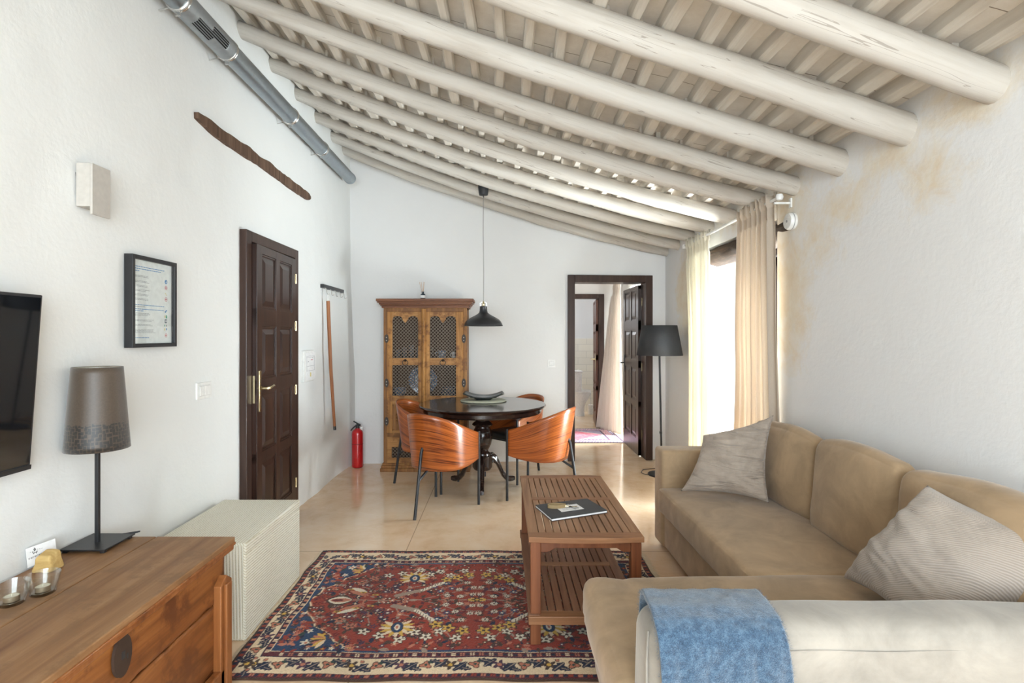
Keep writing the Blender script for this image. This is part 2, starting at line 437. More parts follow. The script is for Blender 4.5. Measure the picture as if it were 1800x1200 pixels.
b.box(XR, 2.5, 3.70, 5.02, 2.2, 2.62)
struct('wall_right', b, M_wr, smooth=True, angle=30)
# far wall with the doorway into the next room
dx0, dx1, dz = .80, 1.69, 2.06
b = B()
def slab(x0, x1, z0, z1, th=.16):
    b.prism([(x0, z0), (x1, z0), (x1, z1), (x0, z1)], lambda u, v, w_: Vector((u, YB(u)+w_, v)), 0, th)
slab(-1.9, dx0, 0, 3.7); slab(dx1, XR+.1, 0, 3.7); slab(dx0, dx1, dz, 3.7)
struct('wall_far', b, M_wb)
# wall behind the camera with the terrace doors
b = B()
b.box(-1.9, -1.15, -2.5, -2.3, 0, 3.7); b.box(1.85, 2.5, -2.5, -2.3, 0, 3.7); b.box(-1.15, 1.85, -2.5, -2.3, 2.4, 3.7)
struct('wall_near', b, M_wl)
# next room and bathroom
YN = 8.3
b = B()
b.box(-1.4, .62, YN, YN+.12, 0, 3.7); b.box(1.56, 2.5, YN, YN+.12, 0, 3.7); b.box(.62, 1.56, YN, YN+.12, 2.03, 3.7)
struct('wall_next_room_far', b, M_wb)
b = B(); b.box(-1.5, -1.4, 6.2, 10.2, 0, 3.7); struct('wall_next_room_left', b, M_wb)
b = B()
b.box(XR, 2.5, 6.4, 7.05, 0, 2.7); b.box(XR, 2.5, 7.85, 10.4, 0, 2.7); b.box(XR, 2.5, 7.05, 7.85, 2.12, 2.7)
struct('wall_next_room_right', b, M_wb)
def tile_wall():
    m, nt, bb = new_mat('cream_wall_tiles')
    v = coords(nt, rot=(PI/2, 0, 0)); br = nt.nodes.new('ShaderNodeTexBrick'); L(nt, v, br.inputs['Vector'])
    br.inputs['Scale'].default_value = 1; br.inputs['Brick Width'].default_value = .32; br.inputs['Row Height'].default_value = .125
    br.inputs['Mortar Size'].default_value = .004
    br.inputs['Color1'].default_value = (.80, .77, .68, 1); br.inputs['Color2'].default_value = (.76, .73, .65, 1); br.inputs['Mortar'].default_value = (.62, .60, .54, 1)
    L(nt, br.outputs['Color'], bb.inputs['Base Color']); bb.inputs['Roughness'].default_value = .25
    bump(nt, bb, br.outputs['Fac'], -.3, .004); return m
b = B(); b.box(-1.4, XR, 10.08, 10.2, 1.36, 3.7); b.mi = 1; b.box(-1.4, XR, 10.06, 10.2, 0, 1.36)
struct('wall_bathroom', b, [plaster('grey_plaster', (.70, .71, .72)), tile_wall()])
# ceiling: tiles over battens over round beams
def ceil_fn(u, v):
    x = -1.75 + 4.3*u; y = -2.5 + 12.9*v
    return Vector((x, y, ZR(x, y) + .058 + .008*nfun(x, y, 0, 4) + .004*nfun(x, y, 0, 14)))
b = B(); b.grid(90, 220, ceil_fn); 
ceiling = struct('ceiling', b, M_tiles, smooth=True, solid=.06, offs=1, recalc=False)
for p in ceiling.data.polygons: break
beamY = [.66, 1.12, 1.58, 2.05, 2.51, 2.99, 3.45, 3.89, 4.35, 4.82, 5.28, 5.74, 6.12]
for k, y in enumerate(beamY):
    r0 = random.uniform(.062, .067) if y < 3.4 else random.uniform(.054, .060)
    if abs(y-2.47) < .01: r0 = .078
    s = k*13.7; pts = []; rs = []
    n = 34
    for i in range(n+1):
        x = -1.70 + 3.75*i/n
        r = r0*(1 + .10*nfun(x, 0, 0, .9, s) + .05*nfun(x, 0, 0, 3, s+4)) * (.86 + .20*min(1, i/n*1.6))
        bow = .018*nfun(x, 0, 0, .55, s+9)
        yy = y - SKEW*(XR-x) + .025*nfun(x, 0, 0, .5, s+30)
        rs.append(r); pts.append((x, yy, ZR(x, yy) - r - .002 + bow*.5))
    b = B(); b.tube(pts, rs, 18)
    for v in b.bm.verts:
        c = v.co; v.co += Vector((0, 1, 1))*(.006*nfun(c.x, c.y*3, c.z*3, 2.2, s) + .0025*nfun(c.x, c.y*6, c.z*6, 8, s))
    struct('beam', b, M_beam, ceiling, smooth=True)
nb = 24
for k in range(nb):
    x0 = -1.617 + k*.147 + random.uniform(-.012, .012)
    wd = random.uniform(.048, .064); hh = .06; s = k*5.1
    b = B(); prev = None; yy = .1; secs = []
    while yy < 6.3:
        secs.append(yy); yy += .115
    secs = []; off = SKEW*(XR-x0); ya_ = beamY[0]-off
    for i_ in range(len(beamY)-1):
        a_, c_ = beamY[i_]-off, beamY[i_+1]-off
        a_ += .032; c_ += .032; secs += [(a_+.004, i_), ((a_*2+c_)/3, i_), ((a_+c_*2)/3, i_), (c_-.004, i_)]
    for y, bay in secs:
        # battens are laid in lengths, each bay a little different
        rj = random.Random(k*100+bay)
        ox = rj.uniform(-.012, .012) + rj.uniform(-.05, .05)*(y-(beamY[bay]-off)-.22) + .004*nfun(x0, y, 0, 3, s); ww = wd*(1+rj.uniform(-.16, .16)) + .006*nfun(x0, y, 0, 4, s+3)
        x = x0+ox; z = ZR(x, y); lo = z - .004 + rj.uniform(-.005, .006)
        pr = [(x-ww/2, z+hh+.02), (x-ww/2, lo+.012), (x-ww/2+.009, lo), (x+ww/2-.009, lo-.002), (x+ww/2, lo+.010), (x+ww/2, z+hh+.02)]
        ring = b.ring([Vector((px, y, pz)) for px, pz in pr])
        if prev: b.bridge(prev, ring)
        prev = ring
    struct('batten', b, M_batten, ceiling, smooth=True, angle=25)

# ------------------------------------------------------------ doors
def panel_leaf(b, width, height, th, fn, cols, rows, both=False, rail=None):
    """leaf with raised panels; fn(u, w, z): u along the width, w outwards"""
    def bx(u0, u1, w0, w1, z0, z1):
        P = [fn(u, w_, z) for z in (z0, z1) for w_ in (w0, w1) for u in (u0, u1)]
        v = [b.bm.verts.new(p) for p in P]
        for q in ((0, 2, 3, 1), (4, 5, 7, 6), (0, 1, 5, 4), (2, 6, 7, 3), (0, 4, 6, 2), (1, 3, 7, 5)): b._f([v[i] for i in q])
    bx(.01, width-.01, .012, th-.012, .01, height-.01)
    xs = [0] + [c for cc in cols for c in cc] + [width]
    for i in range(0, len(xs), 2): bx(xs[i], xs[i+1], 0, th, 0, height)
    zs = [0] + [c for rr in rows for c in rr] + [height]
    for i in range(0, len(zs), 2):
        bx(0, width, .0005, th-.0005, zs[i], zs[i+1])
    for (u0, u1) in cols:
        for (z0, z1) in rows:
            for (wa, wb, sg) in (((th-.012), th, 1), (.012, 0, -1)):
                # moulding frame
                m = .012
                for (a0, a1, c0, c1) in ((u0, u1, z0, z0+m), (u0, u1, z1-m, z1), (u0, u0+m, z0, z1), (u1-m, u1, z0, z1)):
                    bx(a0, a1, min(wa, wa+sg*.007), max(wa, wa+sg*.007), c0, c1)
                o1, o2 = .022, .055
                P0 = [fn(u, wa, z) for u, z in ((u0+o1, z0+o1), (u1-o1, z0+o1), (u1-o1, z1-o1), (u0+o1, z1-o1))]
                P1 = [fn(u, wa+sg*.011, z) for u, z in ((u0+o2, z0+o2), (u1-o2, z0+o2), (u1-o2, z1-o2), (u0+o2, z1-o2))]
                r0, r1 = b.ring(P0), b.ring(P1); b.bridge(r0, r1); b._f(r1)
rows4 = [(.19, .565), (.63, 1.02), (1.11, 1.465), (1.58, 1.945)]
# door in the left wall, slightly ajar
y0, y1 = 3.435, 4.325
b = B(); b.box(-1.68, -1.615, y0, y0+.075, 0, 2.09); b.box(-1.68, -1.617, y1-.07, y1, 0, 2.09); b.box(-1.68, -1.616, y0+.075, y1-.07, 2.02, 2.0895)
b.box(-1.68, -1.655, y0+.07, y1-.07, 0, .02)
door1 = struct('door_1', b, M_frame, bevel=.004)
hinge = Vector((-1.648, y1-.072, .01)); wd = y1-y0-.15; ang = math.radians(2.2)
dv = Vector((math.sin(ang), -math.cos(ang), 0)); nv = Vector((math.cos(ang), math.sin(ang), 0))
f1 = lambda u, w_, z: hinge + dv*u + nv*w_ + Vector((0, 0, z))
b = B(); panel_leaf(b, wd, 2.0, .035, f1, [(.085, .335), (.405, .655)], rows4)
leaf = struct('leaf', b, M_dark, door1, bevel=.0015)
b = B()
def qb(b, fn, u0, u1, w0, w1, z0, z1):
    P = [fn(u, w_, z) for z in (z0, z1) for w_ in (w0, w1) for u in (u0, u1)]
    v = [b.bm.verts.new(p) for p in P]
    for q in ((0, 2, 3, 1), (4, 5, 7, 6), (0, 1, 5, 4), (2, 6, 7, 3), (0, 4, 6, 2), (1, 3, 7, 5)): b._f([v[i] for i in q])
qb(b, f1, wd-.060, wd-.034, .033, .039, .90, 1.17)
b.tube([f1(wd-.046, .04, 1.055), f1(wd-.046, .085, 1.055), f1(wd-.06, .092, 1.055), f1(wd-.10, .09, 1.058), f1(wd-.14, .088, 1.066), f1(wd-.165, .086, 1.060)], [.011, .010, .010, .009, .008, .006], 10)
struct('handle', b, M_brass, leaf, smooth=True, bevel=.003)
b = B(); qb(b, f1, wd-.001, wd+.002, .010, .022, .96, 1.14); b.box(-1.634, -1.6145, y0+.0745, y0+.077, .97, 1.15)
struct('latch_plate', b, M_brass, leaf)
for z in (.22, .95, 1.45, 1.82):
    b = B(); b.tube([(-1.612, y1-.068, z), (-1.612, y1-.068, z+.075)], .008, 8); b.box(-1.63, -1.61, y1-.085, y1-.055, z+.005, z+.07); struct('hinge', b, M_brass, door1, smooth=True)
# doorway to the next room with the open leaf
b = B()
def fr(x0, x1, z0, z1, a=-.035, c=.20): b.prism([(x0, z0), (x1, z0), (x1, z1), (x0, z1)], lambda u, v, w_: Vector((u, YB(u)+w_, v)), a, c)
fr(.755, .835, 0, 2.095); fr(1.645, 1.725, 0, 2.095); fr(.835, 1.645, 2.015, 2.095)
door2 = struct('door_2', b, M_frame, bevel=.005)
h2 = Vector((1.640, 6.31, .012))
f2 = lambda u, w_, z: h2 + Vector((.012*u - w_, u, z))
b = B(); panel_leaf(b, .80, 1.99, .035, f2, [(.10, .36), (.44, .70)], rows4); 
leaf2 = struct('leaf', b, M_dark, door2, bevel=.0015)
for z in (.22, 1.0, 1.76):
    b = B(); b.tube([(1.650, 6.30, z), (1.650, 6.30, z+.09)], .009, 8); struct('hinge', b, M_brass, door2, smooth=True)
b = B(); b.tube([f2(.74, .035, 1.05), f2(.74, .085, 1.05), f2(.66, .09, 1.05)], .008, 8); qb(b, f2, .715, .765, .034, .04, .93, 1.15)
struct('handle', b, M_black, leaf2, smooth=True)
# bathroom door with open leaf
b = B(); b.box(.54, .62, YN-.03, YN+.14, 0, 2.05); b.box(1.50, 1.585, YN-.03, YN+.14, 0, 2.05); b.box(.62, 1.50, YN-.03, YN+.14, 1.98, 2.05)
door3 = struct('door_3', b, M_frame, bevel=.005)
h3 = Vector((1.497, 8.30, .01)); f3 = lambda u, w_, z: h3 + Vector((.12*u - w_, u, z))
b = B(); panel_leaf(b, .80, 1.96, .035, f3, [(.10, .36), (.44, .70)], rows4); leaf3 = struct('leaf', b, wood('reddish_door', (.06, .02, .012), (.11, .042, .025), (.16, .065, .04), 'Z', 1, .4), door3, bevel=.0015)
b = B(); qb(b, f3, .04, .10, .034, .04, .86, 1.12); b.tube([f3(.07, .035, 1.04), f3(.07, .10, 1.04), f3(.16, .10, 1.04)], .010, 8)
struct('handle', b, M_brass, leaf3, smooth=True)
# lintel, window
b = B()
def lint(u, v, w_):
    y = 3.46 + 1.62*u; a = 2*PI*v
    return Vector((XR+.035 - .05*0 + .10*math.sin(a)*0 + 0, y, 0))
pts = [(XR+.13, 3.47+1.6*i/24, 2.135 + .012*nfun(0, i*.3, 0, 1, 3)) for i in range(25)]
b.tube(pts, [.098*(1+.10*nfun(i*.35, 1, 0, 1, 8)) for i in range(25)], 12, squash=(.80, 1.45))
for v in b.bm.verts:
    c = v.co; v.co += Vector((1, 0, 1))*(.014*nfun(c.x, c.y, c.z, 9, 2))
M_lint = wood('weathered_dark_lintel', (.025, .017, .013), (.055, .037, .027), (.13, .082, .052), 'Y', .9, .8, bumpk=.7)
win = struct('window_1', B().box(2.22, 2.30, 3.66, 3.735, .04, 2.12).box(2.22, 2.30, 5.0, 5.07, .04, 2.12).box(2.22, 2.30, 3.66, 5.07, 2.06, 2.14).box(2.22, 2.30, 3.66, 5.07, 0, .06), M_frame, bevel=.004)
struct('lintel', b, M_lint, win, smooth=True, angle=50)
for (a, c) in ((3.74, 4.365), (4.375, 4.995)):
    b = B(); b.box(2.235, 2.28, a, a+.07, .07, 2.05); b.box(2.235, 2.28, c-.07, c, .07, 2.05)
    for z in (.07, .62, 1.35, 1.98): b.box(2.235, 2.28, a, c, z, z+.07)
    lf = struct('sash', b, M_frame, win, bevel=.003)
    struct('pane', B().box(2.254, 2.258, a+.06, c-.06, .1, 2.0), M_glass, lf)
b = B(); b.box(2.22, 2.30, 7.05, 7.11, 0, 2.12); b.box(2.22, 2.30, 7.79, 7.85, 0, 2.12); b.box(2.22, 2.30, 7.05, 7.85, 2.06, 2.12)
win2 = struct('window_2', b, M_frame)
struct('pane', B().box(2.254, 2.258, 7.1, 7.8, .02, 2.07), M_glass, win2)
b = B()
for (x0, x1) in ((-1.15, -1.08), (.30, .40), (1.78, 1.85)): b.box(x0, x1, -2.44, -2.36, 0, 2.4)
b.box(-1.15, 1.85, -2.44, -2.36, 2.32, 2.4)
win3 = struct('window_3', b, M_frame)
struct('pane', B().box(-1.1, 1.8, -2.402, -2.398, .02, 2.34), M_glass, win3)
# exposed timber in the left wall
b = B(); n = 40
top = []; bot = []
for i in range(n+1):
    y = 2.93 + 1.74*i/n; e = .035*min(1, .55+i/10, (n-i)/2+.3)
    mid = 2.60 + .01*nfun(0, y, 0, 2)
    top.append((y, mid + e*(1+.5*nfun(0, y, 0, 6, 2)) + .006*nfun(0, y, 0, 25))); bot.append((y, mid - e*(1+.5*nfun(0, y, 0, 5, 7)) + .005*nfun(0, y, 0, 22, 4)))
b.prism(top + bot[::-1], lambda u, v, w_: Vector((w_, u, v)), -1.68, -1.638)
tb = struct('trim_1', b, wood('old_exposed_timber', (.055, .03, .02), (.12, .07, .045), (.20, .13, .09), 'Z', .9, .85, bumpk=.8))

# ============================================================ THINGS ON THE LEFT WALL
# galvanised duct
dX, dZ = -1.565, 3.045
M_duct = plain('galvanised_duct', (.33, .37, .40), .33, .85)
M_ductl = plain('galvanised_spangle_duct', (.36, .39, .41), .45, .7)
t = thing('ventilation_duct', 'round galvanised metal duct running under the beams along the left wall', 'duct', (dX, 1.3, dZ))
joints = [2.62, 3.09, 4.02, 4.72]
segs = [(1.3, 2.62, .058), (3.09, 4.02, .058), (4.02, 4.72, .0575), (4.72, 5.62, .057)]
for a, c, r in segs:
    b = B(); b.tube([(dX, a, dZ), (dX, c, dZ)], r, 28); obj('pipe', b, M_duct, t, smooth=True)
# grille length with real slots
b = B(); nu = 96; r = .061; ny = 47
G = [[b.bm.verts.new(Vector((dX + r*math.cos(2*PI*i/nu), 2.62+.47*j/ny, dZ + r*math.sin(2*PI*i/nu)))) for j in range(ny+1)] for i in range(nu)]
for i in range(nu):
    for j in range(ny):
        th = (i+.5)/nu*360; slot = False
        for (a0, a1, j0, j1) in ((277.5, 326, 10, 26), (311.25, 356, 22, 38)):
            k = int((th-a0)//3.75)
            if a0 <= th <= a1 and k % 3 != 2 and j0 <= j < j1 and not (j0+15 < j): slot = True
        if slot: continue
        b._f([G[i][j], G[(i+1) % nu][j], G[(i+1) % nu][j+1], G[i][j+1]])
obj('slotted_grille', b, M_ductl, t, smooth=True, solid=.002, recalc=True)
b = B(); b.tube([(dX, 2.63, dZ), (dX, 3.08, dZ)], .045, 20); obj('inner_sleeve', b, M_matt, t, smooth=True)
for y in (2.62, 3.09, 4.02, 4.72):
    b = B(); b.lathe([(.060, -.014), (.0645, -.010), (.0645, -.004), (.062, 0), (.0645, .004), (.0645, .010), (.060, .014)], 28, (0, 0, 0), Matrix.Translation((dX, y, dZ)) @ Matrix.Rotation(PI/2, 4, 'X'))
    b.box(dX-.012, dX+.012, y-.004, y+.004, dZ-.085, dZ-.062); b.tube([(-1.67, y, dZ-.06), (dX-.045, y, dZ-.045)], .004, 6)
    obj('joint_clamp', b, M_steel, t, smooth=True)
b = B(); b.tube([(dX, 5.60, dZ), (dX, 5.622, dZ)], .0595, 28); obj('end_cap', b, M_duct, t, smooth=True)
# wall lamp (beige wedge)
t = thing('wall_lamp', 'beige angular wall lamp high on the left wall', 'wall lamp', (XL, 2.14, 1.9))
b = B(); b.prism([(-1.655, 2.105), (-1.60, 2.105), (-1.595, 2.20), (-1.655, 2.20)], lambda u, v, w_: Vector((u, v, w_)), 1.915, 2.085)
M_beige = plain('beige_lacquer', (.50, .47, .43), .6)
obj('housing', b, M_beige, t, bevel=.002)
b = B(); b.box(-1.600, -1.590, 2.105, 2.203, 1.885, 2.083); obj('front_plate', b, M_beige, t, bevel=.0015)
b = B(); b.box(-1.665, -1.655, 2.115, 2.19, 1.94, 2.05); obj('mounting_plate', b, M_matt, t)
# framed notice
t = thing('framed_notice', 'black deep-framed sheet of printed house rules hung on the left wall', 'picture', (XL, 2.54, 1.36))
fy0, fy1, fz0, fz1 = 2.375, 2.70, 1.357, 1.772; fx = -1.617
b = B(); m = .018
b.box(-1.655, fx, fy0, fy0+m, fz0, fz1); b.box(-1.655, fx, fy1-m, fy1, fz0, fz1); b.box(-1.655, fx, fy0+m, fy1-m, fz1-m, fz1); b.box(-1.655, fx, fy0+m, fy1-m, fz0, fz0+m)
obj('frame', b, M_black, t, bevel=.001)
M_paper = plain('white_paper', (.84, .84, .84), .6); cols = [M_paper] + [plain('print_'+n_, c) for n_, c in (('grey', (.30, .30, .33)), ('blue', (.05, .22, .50)), ('red', (.55, .06, .10)), ('green', (.06, .35, .22)), ('yellow', (.75, .60, .15)), ('navy', (.05, .07, .12)))]
b = B(); px = -1.634
b.box(-1.652, px, fy0+.01, fy1-.01, fz0+.01, fz1-.01)
def sheet(y, z, wy, hz, mi, zt=0):
    b.mi = mi; b.box(px-.001, px+.0006, y, y+wy, z, z+hz)
Y0 = fy0+.035; rr = random.Random(3)
def word_line(z, L_, h, mi):
    y = Y0
    while y < Y0+L_:
        wd_ = rr.uniform(.006, .02); sheet(y, z, wd_, h, mi); y += wd_+.003
for z, L_, h, mi in ((1.722, .21, .0035, 2), (1.712, .19, .0035, 2), (1.702, .03, .0035, 2)): word_line(z, L_, h, mi)
for z in (1.682, 1.677, 1.658, 1.653, 1.638, 1.633, 1.618, 1.613, 1.598, 1.593, 1.578, 1.573): word_line(z, rr.uniform(.06, .1), .0018, 1)
for z, L_, h, mi in ((1.549, .21, .003, 2), (1.541, .07, .003, 1), (1.530, .2, .003, 2), (1.522, .05, .003, 2)): word_line(z, L_, h, mi)
for z in (1.512, 1.507, 1.502, 1.482, 1.477, 1.460, 1.455, 1.438, 1.433, 1.428, 1.423): word_line(z, rr.uniform(.08, .15), .0018, 1)
word_line(1.400, .10, .0028, 2)
yi = fy1-.062
def disc(y, z, r, mi, ring=False):
    b.mi = mi; n = 14
    R1 = b.ring([Vector((px+.001, y+r*math.cos(2*PI*k/n), z+r*math.sin(2*PI*k/n))) for k in range(n)])
    if ring:
        R2 = b.ring([Vector((px+.001, y+r*.78*math.cos(2*PI*k/n), z+r*.78*math.sin(2*PI*k/n))) for k in range(n)]); b.bridge(R1, R2)
        b.box(px, px+.0012, y-r*.35, y+r*.35, z-r*.3, z+r*.3)
    else: b._f(R1)
disc(yi, 1.672, .0105, 2); b.mi = 0; b.prism([(yi-.005, 1.670), (yi+.005, 1.677), (yi+.003, 1.666)], lambda u, v, w_: Vector((w_, u, v)), px, px+.0016)
disc(yi, 1.643, .0105, 3, True); sheet(yi-.006, 1.612, .005, .005, 5); sheet(yi+.002, 1.607, .006, .004, 5); disc(yi, 1.587, .0105, 3, True)
sheet(yi-.008, 1.522, .008, .009, 2); sheet(yi+.001, 1.529, .008, .006, 2); sheet(yi-.010, 1.497, .005, .012, 5); sheet(yi, 1.495, .009, .015, 4)
sheet(yi-.009, 1.472, .016, .018, 6); b.mi = 0; b.box(px, px+.0012, yi-.004, yi+.003, 1.476, 1.486)
sheet(yi-.012, 1.455, .006, .009, 4); sheet(yi+.002, 1.455, .006, .009, 1); sheet(yi-.012, 1.436, .006, .010, 5); sheet(yi+.002, 1.437, .006, .010, 2)
disc(yi, 1.412, .0095, 3, True)
obj('printed_sheet', b, cols, t)
b = B(); b.box(-1.6235, -1.6225, fy0+m-.002, fy1-m+.002, fz0+m-.002, fz1-m+.002); obj('glass', b, M_glass, t)
# television
t = thing('television', 'black flat television mounted on the left wall above the pine chest', 'television', (-1.60, 1.30, .9))
ty0, ty1 = .74, 1.852; ft = Vector((-1.588, 0, 1.245)); tilt = math.radians(4.2)
TM = Matrix.Translation((-1.590, 0, 1.252)) @ Matrix.Rotation(tilt, 4, 'Y')
b = B(); b.box(-.035, -.012, ty0+.02, ty1-.02, -.27, .27, TM); b.box(-.016, .0, ty0, ty1, -.298, .298, TM); obj('casing', b, M_matt, t, bevel=.004)
M_scr = plain('glossy_screen', (.006, .007, .009), .04, 0, .5, .3)
b = B(); b.box(0, .002, ty0+.010, ty1-.010, -.278, .288, TM); obj('screen', b, M_scr, t)
b = B(); b.box(0, .003, ty0, ty1, -.298, -.283, TM); obj('lower_bezel', b, M_black, t)
b = B(); b.box(-1.652, -1.62, 1.2, 1.5, 1.1, 1.35); obj('wall_bracket', b, M_black, t)
# switches
def switch(name, label, rockers, fn, W, H):
    """fn(u,w,z) local frame on the wall, centre at u=0,z=0"""
    t = thing(name, label, 'light switch', fn(0, 0, -H/2))
    b = B(); qb(b, fn, -W/2, W/2, -.004, .008, -H/2, H/2); obj('plate', b, M_wht, t, bevel=.002)
    b = B(); qb(b, fn, -W/2+.017, W/2-.017, .008, .0095, -H/2+.017, H/2-.017); obj('inner_frame', b, plain('grey_white_plastic', (.62, .62, .61), .35), t)
    for k in range(rockers):
        a = -W/2+.02 + (W-.04)*k/rockers; c = a + (W-.04)/rockers
        b = B(); qb(b, fn, a+.001, c-.001, .009, .013, -H/2+.02, H/2-.02); obj('rocker', b, M_wht, t, bevel=.001)
switch('light_switch', 'white double light switch on the left wall beside the closed door', 2, lambda u, w_, z: Vector((left_x(3.02, 1.1)+.002+w_, 3.018+u, 1.105+z)), .145, .092)
switch('light_switch', 'white single light switch on the far wall left of the doorway', 1, lambda u, w_, z: Vector((.575+u, YB(.575)-w_, 1.098+z)), .088, .085)
# fuse box cover with notices
t = thing('wall_panel', 'white wall panel with paper notices beside the closed dark door', 'wall panel', (XL, 4.64, 1.0))
b = B(); b.box(-1.67, -1.640, 4.51, 4.75, 1.02, 1.285); obj('panel', b, M_wht, t, bevel=.004)
b = B(); b.box(-1.642, -1.6385, 4.545, 4.79, 1.035, 1.265)
b.mi = 1
for z in (1.235, 1.225, 1.15, 1.11): b.box(-1.6385, -1.638, 4.57, 4.75, z, z+.002)
for y in (4.57, 4.75): b.box(-1.6385, -1.638, y, y+.003, 1.11, 1.237)
b.mi = 3; b.box(-1.6385, -1.6375, 4.67, 4.71, 1.20, 1.206); b.mi = 5; b.box(-1.6385, -1.6375, 4.65, 4.668, 1.06, 1.095); b.mi = 1; b.box(-1.6385, -1.6375, 4.60, 4.61, 1.185, 1.195); b.box(-1.6385, -1.6375, 4.71, 4.72, 1.215, 1.222)
obj('paper_notice', b, cols, t)
# hook rail
t = thing('hook_rail', 'black wall rail with five small steel hooks near the corner', 'hook rail', (XL, 5.3, 1.82))
b = B(); b.box(-1.665, -1.628, 4.98, 5.62, 1.853, 1.887); obj('rail', b, M_black, t, bevel=.002)
for y in (5.03, 5.17, 5.31, 5.45, 5.59):
    b = B(); pts = [(-1.632, y, 1.856), (-1.620, y, 1.84), (-1.618, y, 1.81), (-1.612, y, 1.797), (-1.600, y, 1.797), (-1.594, y, 1.81)]
    b.tube(pts, .0042, 8); obj('hook', b, M_steel, t, smooth=True)
# walking stick hanging from the first hook
t = thing('walking_stick', 'long brown wooden stick hanging by a cord from the hook rail', 'stick', (-1.60, 5.06, .53))
b = B(); P = [(-1.606, 5.03, 1.735), (-1.602, 5.045, 1.5), (-1.590, 5.06, 1.1), (-1.575, 5.075, .8), (-1.562, 5.085, .55)]
b.tube(P, [.017, .0175, .0165, .015, .0125], 10); obj('shaft', b, wood('orange_stick_wood', (.16, .055, .02), (.30, .11, .04), (.42, .17, .06), 'Z', 1, .4), t, smooth=True)
b = B(); b.tube([(-1.562, 5.085, .56), (-1.560, 5.086, .525)], .0135, 10); obj('ferrule', b, M_black, t, smooth=True)
b = B(); b.tube([(-1.606, 5.03, 1.725), (-1.600, 5.037, 1.77), (-1.606, 5.03, 1.806), (-1.611, 5.023, 1.77), (-1.607, 5.03, 1.725)], .003, 6); obj('cord_loop', b, M_wht, t, smooth=True)
# fire extinguisher
M_red = plain('red_enamel', (.50, .008, .012), .3, 0, .5, .5)
ex, ey = -1.535, 5.80
t = thing('fire_extinguisher', 'red fire extinguisher with a black handle standing in the far left corner', 'fire extinguisher', (ex, ey, 0))
b = B(); b.lathe([(.045, 0), (.057, .008), (.060, .02), (.060, .36), (.055, .385), (.042, .402), (.025, .41), (.022, .42)], 28, (ex, ey, 0)); obj('cylinder', b, M_red, t, smooth=True)
b = B(); b.lathe([(.0605, .25), (.0608, .252), (.0608, .256), (.0605, .258)], 28, (ex, ey, 0), caps=False); obj('band', b, plain('dark_red_band', (.25, .01, .012)), t, smooth=True)
b = B(); b.lathe([(.022, .415), (.022, .43), (.016, .435), (.016, .455)], 16, (ex, ey, 0)); b.box(ex-.02, ex+.03, ey-.012, ey+.012, .44, .46); obj('valve', b, M_black, t, bevel=.002)
b = B(); b.prism([(-.075, .395), (-.062, .415), (-.03, .448), (.02, .45), (.02, .44), (-.02, .436), (-.055, .405), (-.067, .39)], lambda u, v, w_: Vector((ex+u, ey+w_, v)), -.010, .010)
b.prism([(-.048, .492), (-.04, .498), (.015, .468), (.03, .462), (.03, .452), (.005, .456)], lambda u, v, w_: Vector((ex+u, ey+w_, v)), -.009, .009); obj('handle', b, M_black, t, bevel=.001)
b = B(); b.lathe([(.012, 0), (.016, .004), (.016, .010), (.012, .012)], 14, (0, 0, 0), Matrix.Translation((ex+.05, ey-.02, .425)) @ Matrix.Rotation(PI/2, 4, 'X')); obj('gauge', b, M_wht, t, smooth=True)

# ============================================================ CABINET with crockery
cx0, cy0 = -1.25, 5.63
t = thing('display_cabinet', 'carved old wooden cabinet with lattice doors against the far wall', 'cabinet', (-.785, 5.79, 0))
def cb(b, x0, x1, z0, z1, y0=0., y1=.02, ): b.box(cx0+x0, cx0+x1, cy0+y0, cy0+y1, z0, z1)
b = B(); D_ = .31
cb(b, .03, .055, .08, 1.70, .012, D_); cb(b, .875, .90, .08, 1.70, .012, D_)
cb(b, .03, .90, 1.68, 1.70, .02, D_); cb(b, .03, .90, .08, .10, .02, D_)
cb(b, .03, .068, .08, 1.70); cb(b, .862, .90, .08, 1.70); cb(b, .068, .862, 1.66, 1.70, .001); cb(b, .068, .862, .355, .40, .002)
obj('carcass', b, M_cab, t, bevel=.002)
M_cin = wood('shaded_cabinet_interior', (.022, .011, .006), (.050, .026, .013), (.085, .045, .024), 'Z', .8, .7)  # shade behind the lattice doors is put into this darker wood colour
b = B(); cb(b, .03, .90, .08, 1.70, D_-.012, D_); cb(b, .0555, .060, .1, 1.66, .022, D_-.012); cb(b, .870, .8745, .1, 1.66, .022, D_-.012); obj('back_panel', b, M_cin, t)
b = B(); 
for k, (e, z0, z1) in enumerate(((0.0, 1.700, 1.722), (.012, 1.722, 1.735), (.024, 1.735, 1.752), (.040, 1.752, 1.768), (.050, 1.768, 1.795))):
    b.box(cx0-e+.0, cx0+.93+e, cy0-e-.0, cy0+D_, z0, z1)
for v in b.bm.verts: v.co.x = (v.co.x-(cx0+.465))*.98+(cx0+.465)
obj('cornice', b, M_cabt, t, bevel=.004)
b = B(); b.box(cx0-.002, cx0+.932, cy0-.03, cy0+D_, 0, .035); b.box(cx0+.008, cx0+.922, cy0-.022, cy0+D_, .035, .062); b.box(cx0+.018, cx0+.912, cy0-.012, cy0+D_, .062, .085)
obj('plinth', b, M_cab, t, bevel=.005)
for z in (.775, 1.165): 
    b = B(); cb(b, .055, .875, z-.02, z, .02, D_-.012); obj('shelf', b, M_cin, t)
b = B(); b.tube([(cx0+.4485, cy0-.012, .36), (cx0+.4485, cy0-.012, 1.69)], .020, 8); cb(b, .425, .472, .36, 1.69, -.012, .02); obj('centre_post', b, M_cabl, t, bevel=.003)
